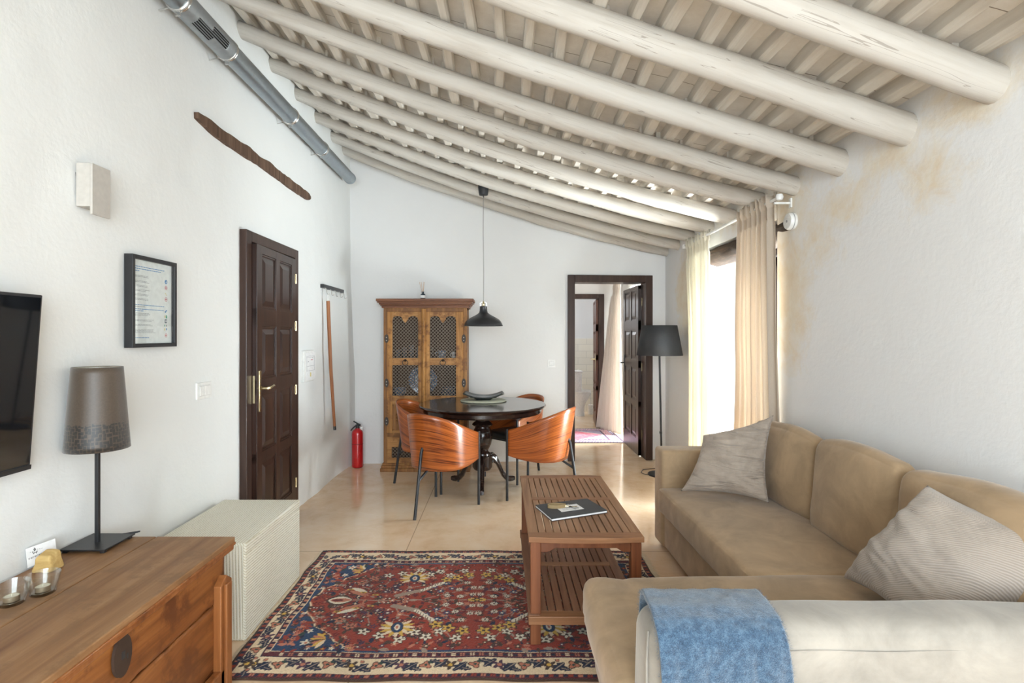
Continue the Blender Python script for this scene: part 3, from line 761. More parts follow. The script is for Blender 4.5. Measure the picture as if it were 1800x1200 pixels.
def lattice(b, x0, x1, z0, z1, pitch, y):
    w_ = .0032
    for sg in (1, -1):
        k = -60
        while k < 120:
            c = x0 + k*pitch; pts = []
            # line x = c + sg*(z-z0)
            za, zb = z0, z1; xa, xb = c + sg*0, c + sg*(z1-z0)
            if sg > 0:
                if xa < x0: za = z0 + (x0-xa); xa = x0
                if xb > x1: zb = z1 - (xb-x1); xb = x1
            else:
                if xa > x1: za = z0 + (xa-x1); xa = x1
                if xb < x0: zb = z1 - (x0-xb); xb = x0
            if zb-za > .004 and x0-1e-6 <= xa <= x1+1e-6 and x0-1e-6 <= xb <= x1+1e-6:
                n_ = Vector((-(zb-za), 0, xb-xa)).normalized()*w_
                P = [Vector((xa, y, za)), Vector((xb, y, zb))]
                q = [P[0]-n_, P[1]-n_, P[1]+n_, P[0]+n_]; dy = Vector((0, .004+.002*sg, 0))
                r0, r1 = b.ring(q), b.ring([p+dy for p in q]); b.bridge(r0, r1); b._f(r0); b._f(r1[::-1])
            k += 1
M_lat = plain('dark_bronze_lattice', (.20, .15, .11), .5, .2)
M_iron = plain('old_iron', (.055, .04, .03), .6, .2)
M_stud = plain('worn_stud', (.45, .40, .35), .4, .5)
for side, (x0, x1, name) in enumerate(((.068, .425, 'left'), (.472, .862, 'right'))):
    ox0, ox1 = (.122, .392) if side == 0 else (.512, .785)
    b = B(); y_ = -.006
    cb(b, x0, ox0, .40, 1.66, y_, .018); cb(b, ox1, x1, .40, 1.66, y_, .018)
    door = obj('door', b, M_cabl, t, bevel=.003)
    for z0, z1 in ((1.105, 1.178), (.695, .785), (.40, .425)):
        b = B(); cb(b, ox0, ox1, z0, z1, -.004, .018); obj('rail', b, M_cabh, door, bevel=.0015)
    b = B()
    # scalloped top rail
    wN = ox1-ox0; n = 40; up = []
    def scal(s):
        # two round lobes with a hanging centre point
        a = abs(s-.5)*2
        if a < .24: return 1.545 + .040*(a/.24)**1.3
        return 1.585 + .030*math.sqrt(max(0, 1-((a-.60)/.40)**2)) - (.012 if a > .97 else 0)
    for i in range(n+1): up.append((ox0 + wN*i/n, scal(i/n)))
    b.prism([(ox0, 1.66), *up, (ox1, 1.66)], lambda u, v, w_: Vector((cx0+u, cy0+w_, v)), -.004, .016)
    obj('rail', b, M_cabh, door, bevel=.0015)
    for (z0, z1) in ((1.178, 1.62), (.785, 1.105)):
        b = B(); lattice(b, cx0+ox0-.004, cx0+ox1+.004, z0-.004, z1, .036, cy0+.006); obj('lattice', b, M_lat, door)
    # carved panel with a half rosette
    b = B(); cb(b, ox0, ox1, .42, .70, .006, .014)
    for (a0, a1, c0, c1) in ((ox0, ox1, .425, .437), (ox0, ox1, .683, .695), (ox0, ox0+.012, .425, .695), (ox1-.012, ox1, .425, .695)): cb(b, a0, a1, c0, c1, -.002, .014)
    cxm = (ox0+ox1)/2; czm = .56
    for k in range(18):
        a = 2*PI*k/18; ca, sa = math.cos(a), math.sin(a); P = []
        for (r_, w_, y) in ((.022, .004, -.001), (.06, .010, -.008), (.092, .0135, -.008), (.106, .008, .001)):
            P.append((r_, w_, y))
        prev = None
        for (r_, w_, y) in P:
            ring = b.ring([Vector((cx0+cxm+ca*r_-sa*s_*w_, cy0+(y if s_ == 0 else .006), czm+sa*r_+ca*s_*w_)) for s_ in (-1, 0, 1)])
            if prev: b.bridge(prev, ring, False)
            prev = ring
    b.lathe([(.0, -.012), (.012, -.010), (.020, .004)], 14, (0, 0, 0), Matrix.Translation((cx0+cxm, cy0, czm)) @ Matrix.Rotation(-PI/2, 4, 'X'))
    obj('carved_panel', b, M_cab, door)
    b = B(); b.lathe([(.006, -.004), (.014, -.003), (.014, 0)], 12, (0, 0, 0), Matrix.Translation((cx0+cxm, cy0-.004, 1.155)) @ Matrix.Rotation(PI/2, 4, 'X'))
    b.tube([(cx0+cxm+.028*math.sin(2*PI*k/16), cy0-.013, 1.13+.028*math.cos(2*PI*k/16)) for k in range(17)], .0035, 6, False)
    obj('ring_pull', b, M_iron, door, smooth=True)
    for z in (.52, .92, 1.38) if side == 0 else (.92, 1.38):
        b = B(); xx = x0-.005 if side == 0 else x1+.005
        b.prism([(xx + .022*math.cos(2*PI*k/14), z + .046*math.sin(2*PI*k/14)) for k in range(14)], lambda u, v, w_: Vector((cx0+u, cy0+w_, v)), -.010, -.005)
        b.mi = 1
        for dz_ in (-.018, 0.012): b.prism([(xx + .005*math.cos(2*PI*k/8), z+dz_ + .005*math.sin(2*PI*k/8)) for k in range(8)], lambda u, v, w_: Vector((cx0+u, cy0+w_, v)), -.013, -.008)
        obj('hinge', b, [M_iron, M_stud], door)
b = B(); cb(b, .068, .862, .085, .13, .0, .018); cb(b, .068, .862, .25, .36, .0, .018); cb(b, .0685, .115, .13, .25, .0, .018); cb(b, .815, .8615, .13, .25, 0, .018); cb(b, .42, .475, .13, .25, 0, .018)
cb(b, .075, .855, .285, .30, -.006, .0); cb(b, .068, .862, .335, .36, -.01, .0); cb(b, .085, .42, .120, .142, -.005, 0); cb(b, .475, .84, .12, .142, -.005, 0)
base = obj('vent_frame', b, M_cabh, t, bevel=.002)
for (a, c) in ((.112, .424), (.472, .818)):
    b = B(); lattice(b, cx0+a, cx0+c, .138, .25, .036, cy0+.006); obj('lattice', b, M_lat, base)
# reed diffuser
dx_, dy_, dz_ = -.822, 5.72, 1.795
t = thing('reed_diffuser', 'small dark reed diffuser bottle standing on top of the cabinet', 'diffuser', (dx_, dy_, dz_))
b = B(); b.lathe([(.024, 0), (.026, .004), (.026, .05), (.020, .058), (.011, .062), (.011, .074), (.013, .075), (.013, .082)], 20, (dx_, dy_, dz_)); obj('bottle', b, plain('dark_blue_glass', (.02, .035, .05), .1), t, smooth=True)
b = B(); b.lathe([(.0264, .014), (.0268, .015), (.0268, .042), (.0264, .043)], 20, (dx_, dy_, dz_), caps=False); obj('bottle_label', b, M_paper, t, smooth=True)
M_reed = plain('reed', (.55, .36, .22), .7)
for k, (a, c) in enumerate(((-.038, 0), (-.025, .012), (-.012, -.01), (.014, .008), (.010, -.012))):
    b = B(); b.tube([(dx_+a*.1, dy_, dz_+.04), (dx_+a, dy_+c, dz_+.185)], .0016, 6); obj('reed', b, M_reed, t)
# crockery inside
M_blue = None
def pattern_mat():
    m, nt, bb = new_mat('blue_patterned_glaze')
    v = coords(nt); vo = nt.nodes.new('ShaderNodeTexVoronoi'); vo.inputs['Scale'].default_value = 55; L(nt, v, vo.inputs[0])
    c = ramp(nt, vo.outputs['Distance'], [(.30, (.80, .82, .84)), (.42, (.10, .16, .26))]); L(nt, c, bb.inputs['Base Color']); bb.inputs['Roughness'].default_value = .15; return m
M_pat = pattern_mat(); M_glz = plain('white_glaze', (.82, .82, .82), .15)
RY = lambda x, y, z, a: Matrix.Translation((x, y, z)) @ Matrix.Rotation(a, 4, 'X')
t = thing('platter', 'large round blue and white platter standing upright on the cabinet shelf', 'plate', (-.835, 5.8, .775))
b = B(); Mx = Matrix.Translation((-.835, 5.83, .935)) @ Matrix.Rotation(PI/2+.16, 4, 'X')
b.lathe([(.09, -.004), (.10, 0), (.150, .018), (.155, .020), (.150, .024), (.10, .006), (.0, .004)], 40, (0, 0, 0), Mx); obj('dish', b, M_pat, t, smooth=True)
b = B(); b.lathe([(.0, .0052), (.085, .0062), (.088, .0060)], 40, (0, 0, 0), Mx, caps=False); obj('centre', b, plain('pale_plate_centre', (.66, .70, .74), .2), t, smooth=True)
def bowl(cx, cy, z, r, h, label, name='bowl', mat=None, grp=None, cat='bowl', n=1):
    for k in range(n):
        b = B(); zz = z + k*h*.35
        b.lathe([(r*.5, 0), (r*.55, .003), (r*.8, h*.45), (r, h), (r-.003, h), (r*.77, h*.5), (r*.5, .006), (0, .006)], 26, (cx, cy, zz))
        tag(obj(name, b, mat or M_pat, smooth=True), label[k] if isinstance(label, (list, tuple)) else label, cat, grp)
bowl(-1.085, 5.80, .775, .075, .045, ['lowest patterned bowl of the stack behind the lower left lattice', 'middle patterned bowl of the stack behind the lower left lattice', 'topmost patterned bowl of the stack behind the lower left lattice'], grp='bowls on the lower shelf', n=3)
for k in range(6):
    b = B(); r = .095 - .002*k; zz = .775+k*.0135
    b.lathe([(r*.6, 0), (r*.65, .003), (r, .014), (r-.002, .016), (r*.65, .006), (0, .006)], 30, (-.55, 5.80, zz))
    tag(obj('small_plate', b, M_pat, smooth=True), ['lowest', 'second lowest', 'third lowest', 'third highest', 'second highest', 'topmost'][k] + ' patterned plate of the stack behind the lower right lattice', 'plate', 'plates on the lower shelf')
def cup(cx, cy, z, r, h, label, mat, glass=False, handle=True, name='mug'):
    t = thing(name, label, 'cup' if not glass else 'glass', (cx, cy, z))
    b = B(); b.lathe([(r*.75, 0), (r*.8, .002), (r, h), (r-.003, h), (r*.75, .006), (0, .006)], 24, (cx, cy, z)); obj('body', b, mat, t, smooth=True)
    if handle:
        b = B(); b.tube([(cx-r*.9, cy, z+h*.8), (cx-r*1.45, cy, z+h*.72), (cx-r*1.5, cy, z+h*.4), (cx-r*.85, cy, z+h*.25)], .004, 8); obj('handle', b, mat, t, smooth=True)
cup(-.625, 5.78, 1.165, .046, .088, 'patterned white mug behind the upper right lattice', M_pat)
cup(-.505, 5.80, 1.165, .022, .075, 'small white cup at the right end of the upper shelf', M_glz)
cup(-.735, 5.80, 1.165, .026, .12, 'tall drinking glass beside the mug on the upper shelf', M_glass, True, False, 'drinking_glass')
for k, (x, h) in enumerate(((-1.10, .10), (-1.03, .12), (-.955, .145), (-.885, .12))):
    cup(x, 5.80, 1.165, .030, h, ['leftmost', 'second from left', 'tallest', 'rightmost'][k] + ' of the four glasses behind the upper left lattice', plain('smoky_glass', (.10, .11, .12), .1), True, False, 'drinking_glass')

# ============================================================ DINING TABLE, CHAIRS, PENDANT
tx, ty = -.170, 5.05
t = thing('dining_table', 'round dark wooden pedestal dining table in front of the cabinet', 'table', (tx, ty, 0))
b = B(); b.lathe([(.50, .700), (.545, .703), (.553, .715), (.553, .742), (.560, .750), (.580, .752), (.590, .762), (.592, .770), (.586, .779), (.0, .780)], 72, (tx, ty, 0)); obj('tabletop', b, M_ebony, t, smooth=True, angle=30)
b = B(); b.lathe([(.10, .705), (.10, .69), (.085, .665), (.09, .655), (.065, .64), (.06, .62), (.085, .60), (.098, .585), (.085, .572), (.068, .565), (.07, .55), (.082, .53), (.092, .49), (.094, .45), (.082, .40), (.062, .36), (.052, .34), (.062, .325), (.075, .318), (.078, .30), (.092, .295), (.092, .19), (.078, .165), (.045, .15), (.0, .14)], 36, (tx, ty, 0))
obj('pedestal', b, M_ebony, t, smooth=True, angle=35)
for a in (-PI/2, -PI/2+2*PI/3, -PI/2-2*PI/3):
    b = B(); prev = None; ca, sa = math.cos(a), math.sin(a)
    prof = [(.06, .25, .055, .026), (.11, .265, .045, .026), (.15, .235, .042, .025), (.185, .17, .040, .024), (.215, .105, .036, .023), (.25, .062, .030, .022), (.29, .040, .026, .023), (.325, .038, .024, .026), (.345, .040, .018, .022)]
    for (r_, z_, hh, ww) in prof:
        zz = max(z_, hh+.001)
        ring = b.ring([Vector((tx + ca*(r_+ex_) - sa*wx, ty + sa*(r_+ex_) + ca*wx, zz+hz)) for (wx, hz, ex_) in ((-ww, -hh*.7, 0), (-ww*.6, -hh, 0), (ww*.6, -hh, 0), (ww, -hh*.7, 0), (ww, hh*.6, 0), (ww*.5, hh, 0), (-ww*.5, hh, 0), (-ww, hh*.6, 0))])
        if prev: b.bridge(prev, ring)
        else: b._f(ring[::-1])
        prev = ring
    b._f(prev); obj('leg', b, M_ebony, t, smooth=True)
# place mat and dish
t0 = tag(obj('place_mat', (lambda b: b.lathe([(.20, 0), (.222, .003), (.224, .008), (.218, .012), (0, .012)], 48, (-.165, 5.22, .7805)))(B()), plain('pale_straw_mat', (.52, .52, .40), .8), smooth=True), 'round pale straw mat under the black dish on the dining table', 'place mat')
b = B(); cxp, cyp, zp = -.165, 5.22, .793
def dish(u, v):
    a, c = 2*u-1, 2*v-1; r2 = max(abs(a), abs(c))
    x = a*.20*(1-.10*c*c); y = c*.13*(1-.10*a*a)
    z = .032 + .026*(abs(a)**2.5) + .014*abs(a*c)**1.5 - .010*(1-r2**2)
    return Vector((cxp+x, cyp+y, zp+z))
b.grid(24, 18, dish)
t = thing('serving_dish', 'shallow black rectangular dish with upturned ends on the straw mat', 'dish', (cxp, cyp, zp))
obj('tray', b, plain('black_stoneware', (.022, .026, .024), .28), t, smooth=True, solid=.008, offs=0)
b = B(); prev = None
for (sx_, sy_, z_) in ((.065, .045, 0), (.07, .05, .004), (.085, .06, .020), (.13, .085, .030)):
    ring = b.ring([Vector((cxp+sx_*cx_, cyp+sy_*cy_, zp+z_)) for cx_, cy_ in ((-1, -1), (1, -1), (1, 1), (-1, 1))])
    if prev: b.bridge(prev, ring)
    else: b._f(ring[::-1])
    prev = ring
b._f(prev); obj('foot', b, plain('black_stoneware_foot', (.018, .022, .02), .2), t, bevel=.004)

# chairs: curved plywood tub on a back leg and two front legs
def shell_wood():
    m, nt, bb = new_mat('striped_plywood')
    v = coords(nt, (1, 1, 1), kind='UV')
    mp = nt.nodes.new('ShaderNodeVectorMath')
    sx = nt.nodes.new('ShaderNodeSeparateXYZ'); L(nt, v, sx.inputs[0])
    u = math_(nt, 'SUBTRACT', sx.outputs[0], .5); u2 = math_(nt, 'MULTIPLY', u, u)
    ph = math_(nt, 'ADD', sx.outputs[1], math_(nt, 'MULTIPLY', u2, .9))
    cb_ = nt.nodes.new('ShaderNodeCombineXYZ'); L(nt, math_(nt, 'MULTIPLY', sx.outputs[0], 2.2), cb_.inputs[0]); L(nt, math_(nt, 'MULTIPLY', ph, 34.), cb_.inputs[1])
    n1 = nz(nt, cb_.outputs[0], 1.0, 2, .5, .3)
    cb2 = nt.nodes.new('ShaderNodeCombineXYZ'); L(nt, math_(nt, 'MULTIPLY', sx.outputs[0], 9.), cb2.inputs[0]); L(nt, math_(nt, 'MULTIPLY', ph, 90.), cb2.inputs[1])
    n2 = nz(nt, cb2.outputs[0], 1.0, 2, .5)
    f = math_(nt, 'ADD', math_(nt, 'MULTIPLY', n1, .75), math_(nt, 'MULTIPLY', n2, .25))
    c = ramp(nt, f, [(.36, (.10, .020, .006)), (.45, (.30, .072, .014)), (.58, (.44, .115, .022)), (.72, (.52, .15, .032))])
    L(nt, c, bb.inputs['Base Color']); bb.inputs['Roughness'].default_value = .28; bb.inputs['Coat Weight'].default_value = .45; bb.inputs['Coat Roughness'].default_value = .18
    return m
M_shell = shell_wood(); M_leather = plain('black_leather', (.014, .013, .013), .4)
def shell_pt(s, k, off=0.):
    """s in [-1,1] around the back, k in [0,1] from lower to upper edge"""
    a = abs(s); sg = 1 if s >= 0 else -1
    back = math.cos(s*PI/2)
    ztop = .605 + .20*back**1.15; zbot = .355 + .035*(a**6)
    z = zbot + (ztop-zbot)*k
    lean = (z-.355)/.45
    if a > .72:
        q = (a-.72)/.28; x = .232 - .012*q; y = -.01 + .215*q
    else:
        ph = a/.72*PI/2; x = .232*math.sin(ph)**.86 if ph > 0 else 0; y = -.01 - (.225+.075*lean)*math.cos(ph)**.9 if ph < PI/2-1e-6 else -.01
    x *= (1 + .05*lean*back)
    return Vector((sg*x, y, z))
def make_chair(label):
    t = thing('tub_chair', label, 'chair', (0, 0, 0), 0, 'plywood tub chairs around the dining table')
    b = B(); b.grid(56, 14, lambda u, v: shell_pt(2*u-1, v), uv=True); obj('shell', b, M_shell, t, smooth='all', solid=.012, world=False, recalc=True)
    # seat cushion follows the tub
    b = B(); n = 40
    outline = []
    for i in range(n+1):
        s = -1 + 2*i/n; p = shell_pt(s, .2); q = Vector((p.x*.93, p.y*.93 if p.y < 0 else p.y, 0)); outline.append(q)
    outline.append(Vector((.12, .235, 0))); outline.append(Vector((-.12, .235, 0)))
    cen = Vector((0, 0, 0)); prev = None
    for (k, z) in ((.93, .405), (1.0, .415), (1.0, .452), (.96, .464), (.6, .472), (.05, .474)):
        ring = b.ring([Vector((p.x*k, p.y*k, z)) for p in outline])
        if prev: b.bridge(prev, ring)
        else: b._f(ring[::-1])
        prev = ring
    b._f(prev); obj('seat_cushion', b, M_leather, t, smooth=True, world=False, angle=70)
    b = B(); b.tube([(-.205, .19, .395), (.205, .19, .395)], .011, 8); b.tube([(-.12, .19, .392), (-.10, -.14, .392)], .010, 8); b.tube([(.12, .19, .392), (.10, -.14, .392)], .010, 8); b.tube([(-.17, -.1, .392), (.17, -.1, .392)], .010, 8)
    obj('seat_frame', b, M_black, t, smooth=True, world=False)
    for sg in (-1, 1):
        b = B(); b.tube([(sg*.222, .208, 0), (sg*.222, .208, .612)], .0115, 10); obj('leg', b, M_black, t, smooth=True, world=False)
    b = B(); b.tube([(0, -.262, .535), (0, -.28, .50), (0, -.36, 0)], .0125, 10); obj('leg', b, M_black, t, smooth=True, world=False)
    b = B(); b.tube([(0, -.315, .285), (0, -.13, .385)], .010, 8); obj('leg_brace', b, M_black, t, smooth=True, world=False)
    return t
ch = make_chair('orange plywood tub chair nearest the camera, left of the dining table')
def face(x, y, tx_, ty_): return math.atan2(ty_-y, tx_-x) - PI/2
# (centre of the floor print, angle turned so that local +Y faces the way the sitter looks)
def place(o, fx, fy, bx, by):
    """front-mid and back foot positions on the floor"""
    d = Vector((fx-bx, fy-by)); a = math.atan2(d.y, d.x) - PI/2; dn = d.normalized()
    cx_, cy_ = fx - dn.x*.208, fy - dn.y*.208
    return (cx_, cy_, 0), a
loc, a = place(ch, -.375, 4.63, -.622, 4.20); ch.location = loc; ch.rotation_euler.z = a
for lab, f4 in (('reddish plywood tub chair behind the nearer left chair, against the cabinet', (-.47, 5.02, -.935, 5.15)),
                ('orange plywood tub chair at the right, between dining table and doorway', (.155, 4.82, .625, 4.585)),
                ('tub chair on the far side of the dining table, mostly hidden by it', (.0, 5.265, .335, 5.60))):
    loc, a = place(None, *f4); dup(ch, loc, a, lab, 'plywood tub chairs around the dining table')
# pendant
px_, py_ = -.165, 5.19
t = thing('pendant_lamp', 'black metal pendant lamp on a long cord above the dining table', 'pendant lamp', (px_, py_, 1.50))
b = B(); z0 = 1.503
prof = [(.187, 0), (.187, .004), (.180, .022), (.168, .045), (.150, .064), (.12, .082), (.085, .100), (.058, .115), (.042, .130), (.036, .150), (.034, .185), (.036, .190), (.030, .192)]
b.lathe(prof + [(.028, .186), (.030, .150), (.036, .128), (.055, .110), (.082, .094), (.117, .077), (.146, .060), (.164, .042), (.176, .020), (.184, .001)], 56, (px_, py_, z0), caps=False)
sh = obj('shade', b, M_black, t, smooth=True)
b = B(); b.lathe([(.176, .012), (.162, .036), (.142, .054), (.114, .071), (.08, .088), (.05, .104), (.03, .122), (.0, .124)], 48, (px_, py_, z0), caps=False); obj('inner_reflector', b, M_wht, sh, smooth=True)
b = B(); b.lathe([(.0, .016), (.018, .02), (.03, .038), (.032, .055), (.024, .078), (.015, .095), (.013, .115)], 20, (px_, py_, z0)); obj('bulb', b, M_wht, t, smooth=True)
b = B(); b.lathe([(.010, .190), (.012, .195), (.012, .225), (.007, .232), (.007, .24)], 16, (px_, py_, z0)); obj('brass_neck', b, M_brass, t, smooth=True)
b = B(); b.tube([(px_-.03, py_, z0+.190), (px_-.03, py_, z0+.222), (px_-.022, py_, z0+.228), (px_+.022, py_, z0+.228), (px_+.03, py_, z0+.222), (px_+.03, py_, z0+.190)], .002, 6); obj('bail', b, M_steel, t, smooth=True)
b = B(); b.tube([(px_, py_, z0+.235), (px_+.003, py_, 2.0), (px_-.003, py_, 2.4), (px_, py_, 2.765)], .0028, 8); obj('cord', b, plain('grey_braided_cord', (.22, .21, .20), .8), t, smooth=True)
b = B(); b.lathe([(.018, 0), (.042, .004), (.052, .075), (.052, .11), (0, .11)], 28, (px_, py_, 2.757)); b.lathe([(.005, -.02), (.006, 0)], 8, (px_, py_, 2.757)); obj('canopy', b, M_matt, t, smooth=True)

# ============================================================ CHEST, WOVEN BOX
t = thing('wooden_chest', 'old orange-brown pine chest against the left wall in the foreground', 'chest', (-1.36, 1.45, 0))
CY0, CY1, CXF = .72, 2.18, -1.085
b = B(); b.box(-1.635, CXF-.03, CY0, CY1-.02, .10, .575); obj('body', b, M_chest, t, bevel=.003)
b = B(); zc = .375
def front(y, z): return CXF-.028 + .0025*nfun(0, y, z, 8) 
b.grid(90, 16, lambda u, v: Vector((front(CY0+(CY1-.03-CY0)*u, .38+.19*v)+.012, CY0+(CY1-.03-CY0)*u, .382+.006*nfun(0, u*9, 0, 3)*(1-v) + .178*v)))
obj('upper_front_plank', b, M_chest, t, smooth=True, solid=.014, offs=-1)
b = B(); b.grid(90, 16, lambda u, v: Vector((front(CY0+(CY1-.03-CY0)*u, .1+.25*v)+.010, CY0+(CY1-.03-CY0)*u, .12 + (.372-.12+.005*nfun(0, u*9, 0, 3, 6))*v)))
obj('lower_front_plank', b, M_chest, t, smooth=True, solid=.014, offs=-1)
for (x0, x1) in ((-1.640, -1.392), (-1.388, CXF+.012)):
    b = B(); b.box(x0, x1, CY0-.02, CY1+.005, .575, .600); obj('lid_plank', b, M_chestt, t, bevel=.004)
b = B(); b.box(CXF-.025, CXF+.008, CY0-.02, CY1+.004, .548, .577); b.box(CXF-.025, CXF+.016, CY0-.02, CY1+.006, .568, .580); obj('edge_moulding', b, M_chestp, t, bevel=.004)
for y in (CY1-.105, CY0+.02):
    b = B(); b.prism([(y, .02), (y+.085, .02), (y+.085, .445), (y+.0425, .475), (y, .445)], lambda u, v, w_: Vector((w_, u, v)), CXF-.02, CXF+.012)
    b.box(CXF+.01, CXF+.024, y+.022, y+.063, .02, .445); obj('corner_post', b, M_chestp, t, bevel=.004)
b = B(); b.box(CXF-.02, CXF+.012, CY0, CY1-.02, .02, .12); obj('base_board', b, M_chestp, t, bevel=.006)
b = B(); b.prism([(1.56+.038*math.cos(2*PI*k/24), .487+.060*math.sin(2*PI*k/24)) for k in range(24)], lambda u, v, w_: Vector((w_, u, v)), CXF-.012, CXF-.004)
b.mi = 1; b.box(CXF-.004, CXF-.003, 1.553, 1.567, .478, .50); b.box(CXF-.004, CXF-.003, 1.574, 1.58, .47, .485)
obj('keyhole_plate', b, [plain('rusty_iron_plate', (.055, .032, .022), .7, .3), M_matt], t)

def woven(name, sc, k=48):
    m, nt, bb = new_mat(name)
    v = coords(nt, sc); w_ = nt.nodes.new('ShaderNodeTexWave'); w_.inputs['Scale'].default_value = k
    w_.bands_direction = 'DIAGONAL'; w_.inputs['Distortion'].default_value = .5; w_.inputs['Detail'].default_value = 3; w_.inputs['Detail Scale'].default_value = 6
    L(nt, v, w_.inputs[0]); n = nz(nt, coords(nt, (60, 9, 60)), 4., 3)
    f = math_(nt, 'MULTIPLY', math_(nt, 'ADD', math_(nt, 'MULTIPLY', w_.outputs['Fac'], .7), .3), math_(nt, 'ADD', n, .45))
    c = ramp(nt, f, [(.20, (.40, .34, .22)), (.40, (.76, .72, .59)), (.8, (.84, .82, .72))]); L(nt, c, bb.inputs['Base Color'])
    bb.inputs['Roughness'].default_value = .85; bump(nt, bb, f, .5, .004); return m
t = thing('woven_storage_box', 'cream woven straw storage box behind the pine chest', 'storage box', (-1.42, 2.85, 0))
Mw = woven('woven_straw', (1, .02, 1))
b = B(); b.soft((-1.622, 2.497, .395), (-1.178, 3.173, .450), .008, step=.2); obj('lid', b, Mw, t, smooth=True)
b = B(); b.soft((-1.622, 2.497, .0), (-1.179, 3.172, .398), .006, step=.2); obj('body', b, Mw, t, smooth=True)
b = B(); b.box(-1.61, -1.188, 2.4925, 2.4975, .01, .44); obj('end_panel', b, woven('coarse_woven_end', (1, 1, 0.02), 45), t)

# ============================================================ on the chest: lamp, card, stone, candles
lx, ly, lz = -1.555, 2.085, .600
t = thing('table_lamp', 'table lamp with tapered brown shade on a black square foot on the chest', 'table lamp', (lx, ly, lz))
b = B(); b.box(lx-.085, lx+.085, ly-.08, ly+.09, lz+.010, lz+.016)
for a in (-.07, .07):
    for c in (-.065, .075): b.box(lx+a-.008, lx+a+.008, ly+c-.008, ly+c+.008, lz, lz+.011)
obj('foot_plate', b, M_black, t, bevel=.0015)
b = B(); b.box(lx-.007, lx+.007, ly-.007, ly+.007, lz+.014, lz+.48); obj('stem', b, M_black, t, bevel=.0015)
def shade_mat():
    m, nt, bb = new_mat('taupe_shade_with_blocks')
    v = coords(nt); sx = nt.nodes.new('ShaderNodeSeparateXYZ'); L(nt, v, sx.inputs[0])
    ang = math_(nt, 'MULTIPLY', math_(nt, 'ARCTAN2', sx.outputs[1], sx.outputs[0]), 8.)
    cx_ = nt.nodes.new('ShaderNodeCombineXYZ'); L(nt, ang, cx_.inputs[0]); L(nt, math_(nt, 'MULTIPLY', sx.outputs[2], 66.), cx_.inputs[1])
    vo = nt.nodes.new('ShaderNodeTexVoronoi'); vo.distance = 'CHEBYCHEV'; vo.inputs['Scale'].default_value = 1.15; vo.inputs['Randomness'].default_value = .45; L(nt, cx_.outputs[0], vo.inputs[0])
    blk = math_(nt, 'LESS_THAN', vo.outputs['Distance'], .42)
    edge = nz(nt, cx_.outputs[0], .9, 1); zz = math_(nt, 'ADD', sx.outputs[2], math_(nt, 'MULTIPLY', edge, .030))
    low = math_(nt, 'LESS_THAN', zz, .492)
    base = ramp(nt, nz(nt, v, 180, 2), [(.3, (.062, .043, .029)), (.7, (.080, .057, .040))])
    c = mixc(nt, math_(nt, 'MULTIPLY', blk, low), base, (.020, .017, .015)); L(nt, c, bb.inputs['Base Color'])
    bb.inputs['Roughness'].default_value = .45; bb.inputs['Sheen Weight'].default_value = .3; return m
b = B(); zb, ztp = .375, .690
prof = [(.106-.024*k/14, zb+(ztp-zb)*k/14) for k in range(15)]
b.lathe([(r_, lz+z_) for r_, z_ in prof], 48, (lx, ly, 0), caps=False); shd = obj('lamp_shade', b, shade_mat(), t, smooth=True, solid=.002)
b = B(); b.lathe([(.1045, lz+zb+.002), (.0805, lz+ztp-.002)], 48, (lx, ly, 0), caps=False); obj('lining', b, plain('cream_lining', (.62, .58, .46), .8), shd, smooth=True)
b = B(); b.lathe([(.0, .455), (.013, .455), (.016, .50), (.03, .535), (.030, .56), (.018, .585), (0, .59)], 18, (lx, ly, lz)); obj('bulb', b, M_wht, t, smooth=True)
b = B(); b.tube([(lx-.08, ly, lz+.688), (lx+.08, ly, lz+.688)], .0015, 6); b.tube([(lx, ly-.08, lz+.688), (lx, ly+.08, lz+.688)], .0015, 6); b.tube([(lx, ly, lz+.588), (lx, ly, lz+.692)], .002, 6); obj('shade_carrier', b, M_steel, t)
b = B(); b.tube([(lx+.06, ly+.085, lz+.012), (lx+.10, ly+.094, lz+.022), (lx+.02, ly+.092, lz+.010), (-1.62, ly+.09, lz+.006), (-1.635, ly+.105, .5)], .003, 8); obj('cable', b, M_matt, t, smooth=True)
# stone card holder and card
t = tag(obj('card_holder_stone', (lambda b: b.soft((-1.603, 1.840, .600), (-1.528, 1.902, .660), .012, nse=.006, nfreq=30, step=.015))(B()), (lambda: (lambda m: m)(wood('yellow_sandstone', (.42, .26, .09), (.55, .37, .14), (.66, .48, .22), 'X', 2, .85, bumpk=.6)))(), smooth=True), 'rough yellow stone block holding a card on the chest', 'stone')
for v in t.data.vertices:
    k = (v.co.z-.6)/.067; v.co.x += (-1.568-v.co.x)*.42*k; v.co.y += (1.87-v.co.y)*.25*k; v.co.z += .010*k*(v.co.y-1.87)/.04
b = B(); CMx = Matrix.Translation((-1.622, 1.917, .592)) @ Matrix.Rotation(math.radians(70), 4, 'Z') @ Matrix.Rotation(math.radians(-3), 4, 'Y') @ Matrix.Rotation(math.radians(-5), 4, 'X')
b.box(-.046, .046, 0, .0008, .016, .082, CMx)
b.mi = 1
def mark(x0, x1, z0, z1): b.box(x0, x1, -.0006, 0, z0, z1, CMx)
b2 = random.Random(5)
for (x, z) in ((-.022, .070), (-.018, .070), (-.020, .074), (-.020, .066), (-.020, .060), (-.024, .057), (-.016, .057), (-.014, .061), (-.026, .062)): mark(x-.0016, x+.0016, z-.0016, z+.0016)
for k in range(9):
    x = -.040 + k*.006; z = .042 + .0004*k
    mark(x, x+.0012, z, z+.005); mark(x+.0025, x+.0036, z, z+.005) if k % 2 else mark(x, x+.0035, z+.004, z+.005)
for k in range(6): mark(-.035+k*.007, -.031+k*.007, .064+.0012*(3-abs(k-2.5)), .0648+.0012*(3-abs(k-2.5)))
